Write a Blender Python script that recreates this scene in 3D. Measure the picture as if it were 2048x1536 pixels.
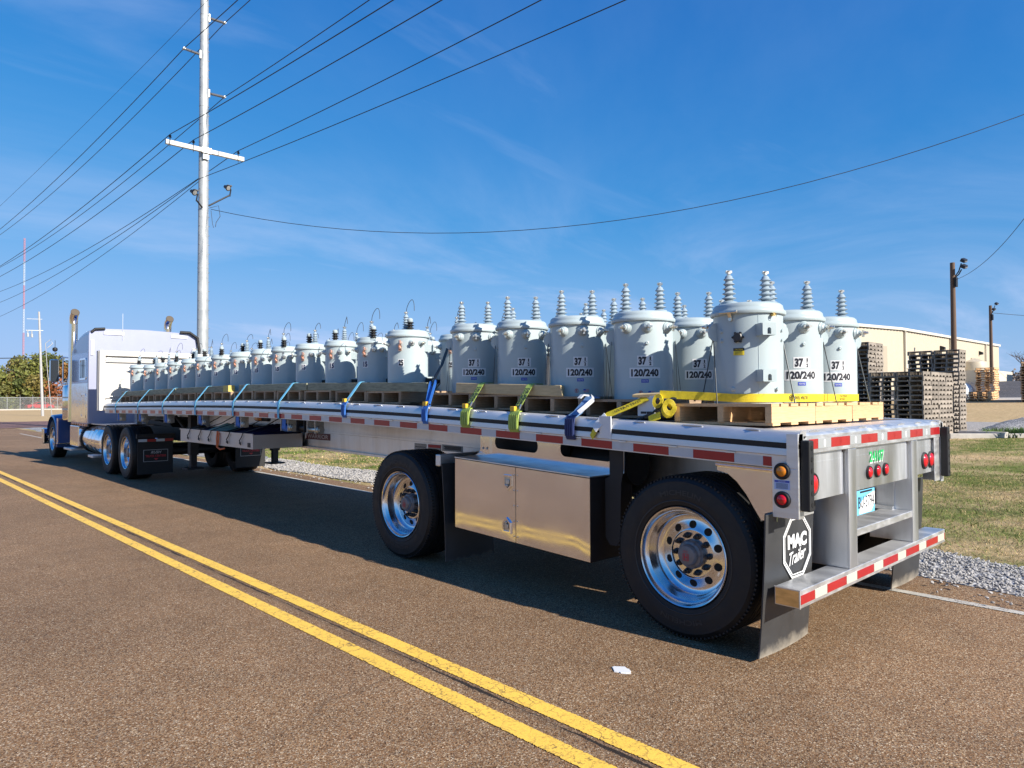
import bpy, bmesh, math, random
from mathutils import Vector, Matrix
for o in list(bpy.data.objects): bpy.data.objects.remove(o)
sc = bpy.context.scene; col = sc.collection
rnd = random.Random(11); PI = math.pi; rad = math.radians
def sn(x): return math.sin(x)
def cs(x): return math.cos(x)
# ------------------------------------------------------------ camera
CAM = Vector((-3.7708, -1.7211, 1.494)); YAW, PITCH, ROLL = 0.7541, 0.0224, -0.0045
fw = Vector((sn(YAW)*cs(PITCH), cs(YAW)*cs(PITCH), sn(PITCH)))
ri = Vector((cs(YAW), -sn(YAW), 0)); up = ri.cross(fw)
R_ = ri*cs(ROLL)+up*sn(ROLL); U_ = up*cs(ROLL)-ri*sn(ROLL)
cd = bpy.data.cameras.new('camera'); cam = bpy.data.objects.new('camera', cd); col.objects.link(cam)
cam.matrix_world = Matrix(((R_.x, U_.x, -fw.x, CAM.x), (R_.y, U_.y, -fw.y, CAM.y), (R_.z, U_.z, -fw.z, CAM.z), (0, 0, 0, 1)))
cd.sensor_fit = 'HORIZONTAL'; cd.sensor_width = 36; cd.lens = 1394.9/2048*36; cd.clip_start = .05; cd.clip_end = 6000
sc.camera = cam
# ------------------------------------------------------------ sun and sky
SUN_EL, SUN_AZ = rad(30.0), rad(6.5)          # sun behind the trailer, a little to its right
sdir = Vector((sn(SUN_AZ)*cs(SUN_EL), -cs(SUN_AZ)*cs(SUN_EL), sn(SUN_EL)))
sl = bpy.data.lights.new('sun', 'SUN'); sl.energy = 5.0; sl.angle = rad(.53); sl.color = (1, .93, .82)
so = bpy.data.objects.new('sun', sl); col.objects.link(so); so.location = (10, -40, 40)
so.rotation_euler = sdir.to_track_quat('Z', 'Y').to_euler()
w = bpy.data.worlds.new('World'); sc.world = w; w.use_nodes = True
nt = w.node_tree; nt.nodes.clear()
N = nt.nodes.new; L = nt.links.new
out = N('ShaderNodeOutputWorld'); bg = N('ShaderNodeBackground'); bg.inputs[1].default_value = .13
sky = N('ShaderNodeTexSky'); sky.sky_type = 'NISHITA'; sky.sun_disc = False
sky.sun_elevation = SUN_EL; sky.sun_rotation = math.atan2(sdir.x, sdir.y)
sky.altitude = 100; sky.air_density = 1.0; sky.dust_density = .25; sky.ozone_density = 3.2
sps = N('ShaderNodeSeparateColor'); cmb = N('ShaderNodeCombineColor'); L(sky.outputs[0], sps.inputs[0])
def mth(op, x, y):
    n = N('ShaderNodeMath'); n.operation = op
    for i, v in enumerate((x, y)):
        if isinstance(v, (int, float)): n.inputs[i].default_value = v
        else: L(v, n.inputs[i])
    return n.outputs[0]
for ch, (p_, a_, b_) in enumerate(((2.0, .0288, .069), (1.5, .125, .195), (1.2, .311, .279))):   # camera response of the clear winter sky
    xp = mth('POWER', sps.outputs[ch], p_)
    L(mth('MULTIPLY', mth('DIVIDE', mth('MULTIPLY', xp, a_), mth('ADD', mth('MULTIPLY', xp, b_), 1.0)), 4.52), cmb.inputs[ch])
tc = N('ShaderNodeTexCoord'); sep = N('ShaderNodeSeparateXYZ'); L(tc.outputs['Generated'], sep.inputs[0])
# thin cirrus on a high layer: direction divided by its height gives a flat cloud sheet
zz = N('ShaderNodeMath'); zz.operation = 'ADD'; L(sep.outputs[2], zz.inputs[0]); zz.inputs[1].default_value = .12
dv = N('ShaderNodeVectorMath'); dv.operation = 'DIVIDE'; cz = N('ShaderNodeCombineXYZ')
for i in range(3): L(zz.outputs[0], cz.inputs[i])
L(tc.outputs['Generated'], dv.inputs[0]); L(cz.outputs[0], dv.inputs[1])
mp = N('ShaderNodeMapping'); mp.inputs['Rotation'].default_value = (0, 0, rad(28)); mp.inputs['Scale'].default_value = (.55, 1.9, 0.0)
L(dv.outputs[0], mp.inputs[0])
nz = N('ShaderNodeTexNoise'); nz.inputs['Scale'].default_value = 1.35; nz.inputs['Detail'].default_value = 7; nz.inputs['Roughness'].default_value = .55; nz.inputs['Distortion'].default_value = .5
L(mp.outputs[0], nz.inputs[0])
mr = N('ShaderNodeMapRange'); mr.inputs[1].default_value = .5; mr.inputs[2].default_value = .88; mr.inputs[3].default_value = 0; mr.inputs[4].default_value = .42; mr.interpolation_type = 'SMOOTHSTEP'
L(nz.outputs[0], mr.inputs[0])
mp2 = N('ShaderNodeMapping'); mp2.inputs['Location'].default_value = (3.1, .6, 0); mp2.inputs['Rotation'].default_value = (0, 0, rad(-20)); mp2.inputs['Scale'].default_value = (.42, .75, 0.0); L(dv.outputs[0], mp2.inputs[0])
nz2 = N('ShaderNodeTexNoise'); nz2.inputs['Scale'].default_value = .9; nz2.inputs['Detail'].default_value = 8; nz2.inputs['Roughness'].default_value = .6; nz2.inputs['Distortion'].default_value = .8; L(mp2.outputs[0], nz2.inputs[0])
mr2 = N('ShaderNodeMapRange'); mr2.inputs[1].default_value = .40; mr2.inputs[2].default_value = .74; mr2.inputs[3].default_value = 0; mr2.inputs[4].default_value = .95; mr2.interpolation_type = 'SMOOTHSTEP'; L(nz2.outputs[0], mr2.inputs[0])
low = N('ShaderNodeMapRange'); low.inputs[1].default_value = .05; low.inputs[2].default_value = .36; low.inputs[3].default_value = 1; low.inputs[4].default_value = .08; low.interpolation_type = 'SMOOTHSTEP'; L(sep.outputs[2], low.inputs[0])
cl = mth('MAXIMUM', mr.outputs[0], mth('MULTIPLY', mr2.outputs[0], low.outputs[0]))
hz = N('ShaderNodeMapRange'); hz.inputs[1].default_value = .0; hz.inputs[2].default_value = .26; hz.inputs[3].default_value = .34; hz.inputs[4].default_value = 0; hz.interpolation_type = 'SMOOTHSTEP'; L(sep.outputs[2], hz.inputs[0])
cl = mth('MAXIMUM', cl, hz.outputs[0])
mx = N('ShaderNodeMix'); mx.data_type = 'RGBA'; L(cl, mx.inputs[0]); L(cmb.outputs[0], mx.inputs[6]); mx.inputs[7].default_value = (2.35, 3.0, 4.4, 1)
L(mx.outputs[2], bg.inputs[0]); L(bg.outputs[0], out.inputs[0])
vs = sc.view_settings; vs.view_transform = 'Standard'; vs.look = 'None'; vs.exposure = 0.78; vs.gamma = 1; vs.use_curve_mapping = False
sc.render.engine = 'CYCLES'; sc.render.resolution_x = 1024; sc.render.resolution_y = 768
sc.cycles.max_bounces = 6; sc.cycles.diffuse_bounces = 2; sc.cycles.transparent_max_bounces = 16

# ------------------------------------------------------------ materials
def nodes(name):
    m = bpy.data.materials.new(name); m.use_nodes = True; t = m.node_tree
    return m, t, t.nodes['Principled BSDF']
def noise(t, scale, detail=5, rough=.55, vec=None, kind='Object', dist=0):
    n = t.nodes.new('ShaderNodeTexNoise'); n.inputs['Scale'].default_value = scale; n.inputs['Detail'].default_value = detail
    n.inputs['Roughness'].default_value = rough; n.inputs['Distortion'].default_value = dist
    if vec is None:
        c = t.nodes.new('ShaderNodeTexCoord'); vec = c.outputs[kind]
    t.links.new(vec, n.inputs['Vector']); return n.outputs[0]
def mrange(t, src, a, b, c, d):
    n = t.nodes.new('ShaderNodeMapRange'); n.inputs[1].default_value = a; n.inputs[2].default_value = b; n.inputs[3].default_value = c; n.inputs[4].default_value = d
    t.links.new(src, n.inputs[0]); return n.outputs[0]
def mixc(t, fac, a, b, blend='MIX'):
    n = t.nodes.new('ShaderNodeMix'); n.data_type = 'RGBA'; n.blend_type = blend
    for s, i in ((fac, 0), (a, 6), (b, 7)):
        if isinstance(s, bpy.types.NodeSocket): t.links.new(s, n.inputs[i])
        elif i == 0: n.inputs[0].default_value = s
        else: n.inputs[i].default_value = (*s, 1)
    return n.outputs[2]
def math_(t, op, a, b=None):
    n = t.nodes.new('ShaderNodeMath'); n.operation = op
    for i, s in enumerate((a, b)):
        if s is None: continue
        if isinstance(s, bpy.types.NodeSocket): t.links.new(s, n.inputs[i])
        else: n.inputs[i].default_value = s
    return n.outputs[0]
def bump(t, b, h, strength, dist=.01):
    n = t.nodes.new('ShaderNodeBump'); n.inputs['Strength'].default_value = strength; n.inputs['Distance'].default_value = dist
    t.links.new(h, n.inputs['Height']); t.links.new(n.outputs[0], b.inputs['Normal'])
MATS = {}
def M(name, c, r=.5, m=0., var=0., vs_=6., rv=0., bs=0., bst=.3, bd=.004, coat=0., rand=0., stretch=None, dirt=None, spec=.5, bdet=4):
    """principled surface with colour variation, roughness variation and fine relief"""
    if name in MATS: return MATS[name]
    mt, t, b = nodes(name); b.inputs['Base Color'].default_value = (*c, 1); b.inputs['Roughness'].default_value = r; b.inputs['Metallic'].default_value = m
    b.inputs['Coat Weight'].default_value = coat; b.inputs['Coat Roughness'].default_value = .08; b.inputs['Specular IOR Level'].default_value = spec
    tcn = t.nodes.new('ShaderNodeTexCoord'); vec = tcn.outputs['Object']
    if stretch:
        mpn = t.nodes.new('ShaderNodeMapping'); mpn.inputs['Scale'].default_value = stretch; t.links.new(vec, mpn.inputs[0]); vec = mpn.outputs[0]
    src = None
    if var or rv:
        nzv = noise(t, vs_, 7, .6, vec)
        if var:
            k = mrange(t, nzv, .3, .7, 1-var, 1+var); src = mixc(t, 1.0, c, (1, 1, 1), 'MULTIPLY')
            mm = t.nodes.new('ShaderNodeMix'); mm.data_type = 'RGBA'; mm.blend_type = 'MULTIPLY'; mm.inputs[0].default_value = 1
            mm.inputs[6].default_value = (*c, 1); cc = t.nodes.new('ShaderNodeCombineColor')
            for i in range(3): t.links.new(k, cc.inputs[i])
            t.links.new(cc.outputs[0], mm.inputs[7]); src = mm.outputs[2]
        if rv: t.links.new(mrange(t, nzv, .3, .7, max(.02, r-rv), r+rv), b.inputs['Roughness'])
    if rand:
        oi = t.nodes.new('ShaderNodeObjectInfo'); hv = t.nodes.new('ShaderNodeHueSaturation')
        t.links.new(mrange(t, oi.outputs['Random'], 0, 1, 1-rand, 1+rand), hv.inputs['Value'])
        if src is not None: t.links.new(src, hv.inputs['Color'])
        else: hv.inputs['Color'].default_value = (*c, 1)
        src = hv.outputs[0]
    if dirt:
        dc, ds, lo, hi, amt = dirt
        src = mixc(t, mrange(t, noise(t, ds, 8, .65, vec), lo, hi, 0, amt), src if src is not None else c, dc)
    if src is not None: t.links.new(src, b.inputs['Base Color'])
    if bs: bump(t, b, noise(t, bs, bdet, .6, vec), bst, bd)
    MATS[name] = mt; return mt

PAINT = M('transformer grey paint', (.395, .465, .48), .34, var=.04, vs_=3, rv=.06, bs=9, bst=.05, rand=.05, dirt=((.30, .34, .35), 5, .56, .8, .45))
PORC = M('bushing porcelain', (.30, .37, .42), .18, var=.05, coat=.3)
BPOLY = M('arrester black polymer', (.018, .018, .02), .45)
STEEL = M('galvanised steel hardware', (.55, .55, .53), .35, 1, var=.12, vs_=30, rv=.1)
TIN = M('tinned terminal metal', (.70, .66, .58), .3, .9, var=.1, vs_=40)
COPPER = M('copper ground strap', (.62, .36, .27), .38, .85, var=.15, vs_=40)
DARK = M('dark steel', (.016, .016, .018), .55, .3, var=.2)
BLACK = M('black rubber trim', (.008, .008, .009), .6, var=.2)
BAND = M('steel strapping band', (.05, .055, .06), .4, .7)
WIRE = M('dark cable', (.02, .02, .022), .6)
LWHITE = M('white vinyl label', (.68, .69, .70), .45, var=.03, vs_=20)
INK = M('black print', (.012, .012, .02), .5)
BLUEL = M('blue vinyl label', (.03, .06, .42), .45)
LRED = M('red print', (.5, .03, .04), .5)
YEL = M('yellow vinyl', (.78, .6, .03), .5)
ALU = M('mill aluminium', (.72, .72, .72), .42, .85, var=.10, vs_=7, rv=.12, bs=3.0, bst=.05, bd=.01, stretch=(1, .25, 3), dirt=((.42, .40, .37), 9, .55, .85, .5))
ALUB = M('brushed aluminium', (.74, .75, .76), .42, 1, var=.13, vs_=5, rv=.1, bs=60, bst=.10, bd=.001, stretch=(1, 1, .12), dirt=((.40, .38, .35), 6, .52, .85, .5))
RAILTOP = M('worn rail aluminium', (.72, .71, .70), .5, .75, var=.12, vs_=5, rv=.14, bs=4, bst=.12, bd=.006, bdet=2, stretch=(1, .3, 1), dirt=((.5, .5, .5), 14, .6, .8, .4))
POL = M('polished aluminium', (.86, .88, .94), .10, 1, var=.03, vs_=4, rv=.04, bs=1.3, bst=.10, bd=.04, bdet=0)
RIM = M('polished wheel alloy', (.74, .75, .77), .19, 1, var=.10, vs_=9, rv=.08, dirt=((.35, .31, .27), 16, .6, .8, .35))
CHROME = M('chrome', (.85, .86, .88), .06, 1)
TYRE = M('tyre rubber', (.0065, .0065, .007), .62, var=.25, vs_=14, rv=.1, bs=40, bst=.12, dirt=((.035, .032, .03), 9, .62, .85, .35))
FLAP = M('mud flap rubber', (.034, .035, .037), .42, var=.2, vs_=5, rv=.08, dirt=((.12, .11, .10), 12, .62, .85, .3))
HUB = M('hub cap grey', (.17, .17, .18), .4, .3, var=.15, vs_=20)
TAPER = M('red reflective tape', (.33, .012, .014), .3, coat=.2, var=.08, vs_=12)
TAPEW = M('white reflective tape', (.50, .53, .56), .3, coat=.2, var=.06, vs_=12, dirt=((.45, .46, .46), 8, .5, .8, .4))
REDL = M('red lens', (.5, .004, .012), .1, coat=.5)
AMBL = M('amber lens', (.62, .2, .01), .15, coat=.4)
WOODN = M('new pine', (.60, .37, .19), .7, var=.16, vs_=9, stretch=(1, 12, 12), bs=30, bst=.2, rand=.12, dirt=((.22, .11, .05), 4.5, .64, .72, .85))
WOODA = M('aged pallet wood', (.34, .235, .15), .8, var=.25, vs_=9, stretch=(1, 10, 10), bs=30, bst=.25, rand=.25, dirt=((.12, .09, .07), 6, .55, .8, .6))
WOODG = M('treated timber', (.23, .235, .165), .75, var=.28, vs_=7, stretch=(9, 1, 9), bs=25, bst=.3, rand=.12, dirt=((.07, .065, .05), 5, .52, .72, .7))
WOODY = M('fresh timber', (.50, .38, .21), .7, var=.18, vs_=7, stretch=(9, 1, 9), bs=25, bst=.2, dirt=((.28, .22, .12), 6, .55, .75, .5))
WOODD = M('deck plank wood', (.15, .12, .095), .75, var=.3, vs_=8, stretch=(10, .6, 1), bs=20, bst=.3, rand=.15)
GREYW = M('weathered pallet', (.25, .215, .18), .85, var=.22, vs_=7, bs=30, bst=.25, rand=.28, dirt=((.2, .17, .14), 3, .5, .8, .5))
WEBB = M('light blue webbing', (.16, .50, .72), .7, var=.08, vs_=30, bs=200, bst=.2, bd=.002)
WEBD = M('blue webbing', (.025, .13, .45), .65, var=.2, vs_=25, bs=150, bst=.3, bd=.002)
WEBN = M('navy webbing', (.015, .03, .12), .65, var=.2, vs_=25)
WEBG = M('lime webbing', (.30, .40, .08), .65, var=.15, vs_=30, bs=150, bst=.3, bd=.002)
WEBY = M('yellow webbing', (.66, .52, .02), .65, var=.16, vs_=40, bs=150, bst=.35, bd=.003, dirt=((.36, .28, .05), 18, .55, .75, .5))
CABW = M('white painted board', (.52, .50, .47), .5, var=.05, vs_=4, dirt=((.55, .52, .47), 6, .6, .8, .4))
TRUCK = M('lilac metallic truck paint', (.33, .35, .47), .35, .2, var=.03, coat=.6)
TRUCKB = M('blue truck paint', (.06, .12, .33), .25, .4, coat=.8)
GLASS = M('dark window glass', (.01, .012, .015), .05, 0, coat=.5)
GALV = M('galvanised pole steel', (.40, .42, .43), .5, .35, var=.16, vs_=2.5, rv=.1, dirt=((.34, .36, .38), 7, .5, .75, .5))
CONC = M('concrete', (.42, .39, .35), .85, var=.18, vs_=6, bs=40, bst=.3)
# ------------------------------------------------------------ mesh helper
class MB:
    def __init__(s): s.v = []; s.f = []; s.mi = []; s.cur = 0
    def add(s, vv, ff):
        o = len(s.v); s.v += [tuple(p) for p in vv]; s.f += [tuple(i+o for i in q) for q in ff]; s.mi += [s.cur]*len(ff); return s
    def hexa(s, p): return s.add(p, [(0, 3, 2, 1), (4, 5, 6, 7), (0, 1, 5, 4), (1, 2, 6, 5), (2, 3, 7, 6), (3, 0, 4, 7)])
    def box(s, x0, x1, y0, y1, z0, z1):
        return s.hexa([(x0, y0, z0), (x1, y0, z0), (x1, y1, z0), (x0, y1, z0), (x0, y0, z1), (x1, y0, z1), (x1, y1, z1), (x0, y1, z1)])
    def bar(s, a, b, wv, tv):
        a = Vector(a); b = Vector(b); wv = Vector(wv)/2; tv = Vector(tv)/2
        return s.hexa([a-wv-tv, a+wv-tv, a+wv+tv, a-wv+tv, b-wv-tv, b+wv-tv, b+wv+tv, b-wv+tv])
    def lathe(s, prof, n=24, o=(0, 0, 0), ax=(0, 0, 1)):
        ax = Vector(ax).normalized(); o = Vector(o)
        e1 = Vector((1, 0, 0)) if abs(ax.x) < .9 else Vector((0, 1, 0))
        e1 = (e1-ax*e1.dot(ax)).normalized(); e2 = ax.cross(e1); vv = []; ids = []
        for r, h in prof:
            if r < 1e-6: ids.append([len(vv)]); vv.append(o+ax*h)
            else:
                ids.append(list(range(len(vv), len(vv)+n)))
                for k in range(n):
                    a = 2*PI*k/n; vv.append(o+ax*h+(e1*cs(a)+e2*sn(a))*r)
        ff = []
        for A, B in zip(ids, ids[1:]):
            if len(A) == 1 and len(B) == 1: continue
            for k in range(n):
                k2 = (k+1) % n
                if len(A) == 1: ff.append((A[0], B[k], B[k2]))
                elif len(B) == 1: ff.append((A[k], A[k2], B[0]))
                else: ff.append((A[k], A[k2], B[k2], B[k]))
        return s.add(vv, ff)
    def cyl(s, r, h0, h1, n=20, o=(0, 0, 0), ax=(0, 0, 1)): return s.lathe([(0, h0), (r, h0), (r, h1), (0, h1)], n, o, ax)
    def tube(s, pts, r, n=7):
        pts = [Vector(p) for p in pts]; rs = r if isinstance(r, (list, tuple)) else [r]*len(pts); vv = []; ff = []; ref = None
        for i, p in enumerate(pts):
            d = (pts[min(i+1, len(pts)-1)]-pts[max(i-1, 0)]).normalized()
            if ref is None: ref = Vector((0, 0, 1)) if abs(d.z) < .9 else Vector((1, 0, 0))
            e1 = (ref-d*ref.dot(d)).normalized(); ref = e1; e2 = d.cross(e1)
            for k in range(n):
                a = 2*PI*k/n; vv.append(p+(e1*cs(a)+e2*sn(a))*rs[i])
        for i in range(len(pts)-1):
            for k in range(n): ff.append((i*n+k, i*n+(k+1) % n, (i+1)*n+(k+1) % n, (i+1)*n+k))
        ff.append(tuple(range(n))); ff.append(tuple((len(pts)-1)*n+k for k in range(n)))
        return s.add(vv, ff)
    def prism(s, poly, f0, f1):
        n = len(poly); vv = [f0(a, b) for a, b in poly]+[f1(a, b) for a, b in poly]
        return s.add(vv, [tuple(range(n)), tuple(range(2*n-1, n-1, -1))]+[(i, (i+1) % n, n+(i+1) % n, n+i) for i in range(n)])
    def sweep(s, prof, st):
        """closed (x,z) profile carried along stations (y, dz)"""
        n = len(prof); vv = []; ff = []
        for y, dz in st: vv += [(x, y, z+dz) for x, z in prof]
        for i in range(len(st)-1):
            for k in range(n): ff.append((i*n+k, i*n+(k+1) % n, (i+1)*n+(k+1) % n, (i+1)*n+k))
        ff.append(tuple(range(n))); ff.append(tuple((len(st)-1)*n+k for k in range(n)))
        return s.add(vv, ff)
    def ribbon(s, pts, wv, t=.003):
        """flat strap along pts, width vector wv, small thickness"""
        pts = [Vector(p) for p in pts]; wv = Vector(wv)/2; vv = []; ff = []
        for i, p in enumerate(pts):
            d = (pts[min(i+1, len(pts)-1)]-pts[max(i-1, 0)]).normalized(); nrm = d.cross(wv).normalized()*t/2
            vv += [p-wv-nrm, p+wv-nrm, p+wv+nrm, p-wv+nrm]
        for i in range(len(pts)-1):
            for k in range(4): ff.append((i*4+k, i*4+(k+1) % 4, i*4+4+(k+1) % 4, i*4+4+k))
        ff.append((0, 1, 2, 3)); e = 4*len(pts)-4; ff.append((e, e+1, e+2, e+3))
        return s.add(vv, ff)
    def mesh(s, name, mats, smooth=None, fix=True):
        me = bpy.data.meshes.new(name); me.from_pydata(s.v, [], s.f)
        if fix:
            bm = bmesh.new(); bm.from_mesh(me); bmesh.ops.recalc_face_normals(bm, faces=bm.faces); bm.to_mesh(me); bm.free()
        mats = mats if isinstance(mats, (list, tuple)) else [mats]
        for m_ in mats: me.materials.append(m_)
        if len(mats) > 1: me.polygons.foreach_set('material_index', s.mi)
        if smooth:
            me.polygons.foreach_set('use_smooth', [True]*len(me.polygons)); me.set_sharp_from_angle(angle=rad(smooth))
        me.update(); return me
    def build(s, name, mats, parent=None, smooth=None, bevel=0, loc=None):
        return link(name, s.mesh(name, mats, smooth), parent, bevel, loc)
OFF = {}
def link(name, me, parent=None, bevel=0, loc=None):
    o = bpy.data.objects.new(name, me); col.objects.link(o)
    if parent is not None:
        o.parent = parent
        if parent.name in OFF: o.location = -OFF[parent.name]
    if loc is not None: o.location = o.location+Vector(loc)
    if bevel:
        b = o.modifiers.new('bevel', 'BEVEL'); b.width = bevel; b.segments = 2; b.limit_method = 'ANGLE'; b.angle_limit = rad(40)
    return o
def tag(o, label=None, cat=None, group=None, kind=None):
    if label: o['label'] = label
    if cat: o['category'] = cat
    if group: o['group'] = group
    if kind: o['kind'] = kind
    return o
def thing(name, label, cat, loc=(0, 0, 0), rz=0, group=None, world=False):
    o = bpy.data.objects.new(name, None); col.objects.link(o); o.empty_display_size = .1
    o.location = loc; o.rotation_euler = (0, 0, rz); tag(o, label, cat, group)
    if world: OFF[o.name] = Vector(loc)
    return o
def dup(root, loc, rz, label, group=None, sub=lambda c: True):
    r = root.copy(); col.objects.link(r); r.location = loc; r.rotation_euler = (0, 0, rz); r['label'] = label
    if group: r['group'] = group
    for ch in root.children:
        if not sub(ch): continue
        c = ch.copy(); col.objects.link(c); c.parent = r
        for g in ch.children:
            d = g.copy(); col.objects.link(d); d.parent = c
    return r
# ------------------------------------------------------------ lettering (built-in font, turned to mesh)
_tx = {}
def text2d(st, h=1., xs=1., bold=0., shear=0.):
    k = (st, bold, shear)
    if k not in _tx:
        c = bpy.data.curves.new('lettering', 'FONT'); c.body = st; c.resolution_u = 3; c.offset = bold; c.shear = shear; c.fill_mode = 'BOTH'; c.align_x = 'CENTER'
        o = bpy.data.objects.new('lettering', c); col.objects.link(o); dg = bpy.context.evaluated_depsgraph_get()
        me = bpy.data.meshes.new_from_object(o.evaluated_get(dg)); vv = [(p.co.x, p.co.y) for p in me.vertices]; ff = [tuple(p.vertices) for p in me.polygons]
        bpy.data.objects.remove(o); bpy.data.meshes.remove(me)
        x0 = min(p[0] for p in vv); x1 = max(p[0] for p in vv); y0 = min(p[1] for p in vv); y1 = max(p[1] for p in vv)
        _tx[k] = ([((x-(x0+x1)/2)/(y1-y0), (y-(y0+y1)/2)/(y1-y0)) for x, y in vv], ff, (x1-x0)/(y1-y0))
    vv, ff, wd = _tx[k]
    return [(x*h*xs, y*h) for x, y in vv], ff, wd*h*xs
def put_text(mb, st, h, fn, xs=1., bold=.0, shear=0., cx=0, cy=0, width=None, cuts=0, turn=False):
    vv, ff, wd = text2d(st, h, xs, bold, shear)
    if width: vv = [(x*width/wd, y) for x, y in vv]; wd = width
    if turn: vv = [(-x, -y) for x, y in vv]
    if cuts:
        bm = bmesh.new(); bv = [bm.verts.new((x, y, 0)) for x, y in vv]
        for q in ff:
            try: bm.faces.new([bv[i] for i in q])
            except ValueError: pass
        for i in range(1, cuts):
            xx = -wd/2+wd*i/cuts; bmesh.ops.bisect_plane(bm, geom=bm.verts[:]+bm.edges[:]+bm.faces[:], plane_co=(xx, 0, 0), plane_no=(1, 0, 0))
        bm.verts.index_update(); vv = [(p.co.x, p.co.y) for p in bm.verts]; ff = [tuple(p.index for p in q.verts) for q in bm.faces]; bm.free()
    return mb.add([fn(x+cx, y+cy) for x, y in vv], ff)
def deckz(y):
    T = ((-1, 1.272), (0, 1.31), (.98, 1.345), (1.88, 1.378), (2.65, 1.404), (3.6, 1.436), (4.8, 1.463), (6.4, 1.486), (8, 1.497), (10.8, 1.490), (14.8, 1.462))
    for (a, p), (b, q) in zip(T, T[1:]):
        if y <= b: return p+(q-p)*(y-a)/(b-a)
    return T[-1][1]
def smoothdeck(y): return sum(deckz(y+d) for d in (-.5, -.25, 0, .25, .5))/5 if y > .5 else deckz(y)
def terr(x, y):
    T = ((-1e4, 0), (2.7, -.01), (4.5, .02), (20, .33), (29, .5), (45, 1.23), (57, 1.64), (70, 2.8), (90, 3.3), (150, 3.6), (1e5, 3.6))
    for (a, p), (b, q) in zip(T, T[1:]):
        if x <= b: z = p+(q-p)*(x-a)/(b-a); break
    k = max(0, min(1, (60-y)/40)); return z*k
# ------------------------------------------------------------ ground materials
def ramp(t, src, stops, mode='LINEAR'):
    n = t.nodes.new('ShaderNodeValToRGB'); e = n.color_ramp.elements; n.color_ramp.interpolation = mode
    while len(e) > 1: e.remove(e[-1])
    e[0].position = stops[0][0]; e[0].color = (*stops[0][1], 1)
    for p, c in stops[1:]: q = e.new(p); q.color = (*c, 1)
    t.links.new(src, n.inputs[0]); return n.outputs[0]
def vor(t, scale, vec=None, feat='F1', rnd_=1.):
    n = t.nodes.new('ShaderNodeTexVoronoi'); n.feature = feat; n.inputs['Scale'].default_value = scale; n.inputs['Randomness'].default_value = rnd_
    if vec is None: vec = t.nodes.new('ShaderNodeTexCoord').outputs['Object']
    t.links.new(vec, n.inputs['Vector']); return n
def aggregate(name, stops, scale, tint=(1, 1, 1), lv=.18, bst=.6, rough=.8, cracks=None):
    m, t, b = nodes(name); b.inputs['Roughness'].default_value = rough; b.inputs['Specular IOR Level'].default_value = .3
    v = vor(t, scale); s = t.nodes.new('ShaderNodeSeparateColor'); t.links.new(v.outputs['Color'], s.inputs[0])
    c = ramp(t, s.outputs[0], stops)
    big = noise(t, .35, 6, .6); med = noise(t, 2.6, 6, .6)
    k = math_(t, 'MULTIPLY', mrange(t, big, .3, .7, 1-lv, 1+lv), mrange(t, med, .3, .7, 1-lv*.6, 1+lv*.6))
    cc = t.nodes.new('ShaderNodeCombineColor')
    for i in range(3): t.links.new(k, cc.inputs[i])
    c = mixc(t, 1., c, cc.outputs[0], 'MULTIPLY')
    # small dark tar spots and thin wheel scuffs
    c = mixc(t, mrange(t, noise(t, 1.1, 8, .7, dist=1.2), .66, .78, 0, .55), c, (.07, .055, .045))
    c = mixc(t, mrange(t, noise(t, .55, 5, .7, dist=.6), .62, .74, 0, .28), c, (.30, .22, .14))
    mps = t.nodes.new('ShaderNodeMapping'); mps.inputs['Scale'].default_value = (7, .55, 1); mps.inputs['Rotation'].default_value = (0, 0, rad(4)); t.links.new(t.nodes.new('ShaderNodeTexCoord').outputs['Object'], mps.inputs[0])
    c = mixc(t, mrange(t, noise(t, .8, 6, .7, mps.outputs[0]), .62, .78, 0, .16), c, (.05, .038, .03))
    if cracks:
        c = cracks(t, c)
    t.links.new(c, b.inputs['Base Color'])
    bump(t, b, v.outputs['Distance'], bst, .006); return m
STOPS = [(0, (.05, .027, .014)), (.2, (.125, .065, .028)), (.42, (.205, .108, .047)), (.6, (.25, .14, .066)), (.76, (.205, .16, .115)), (.9, (.335, .215, .108)), (1, (.52, .42, .30))]
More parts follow.
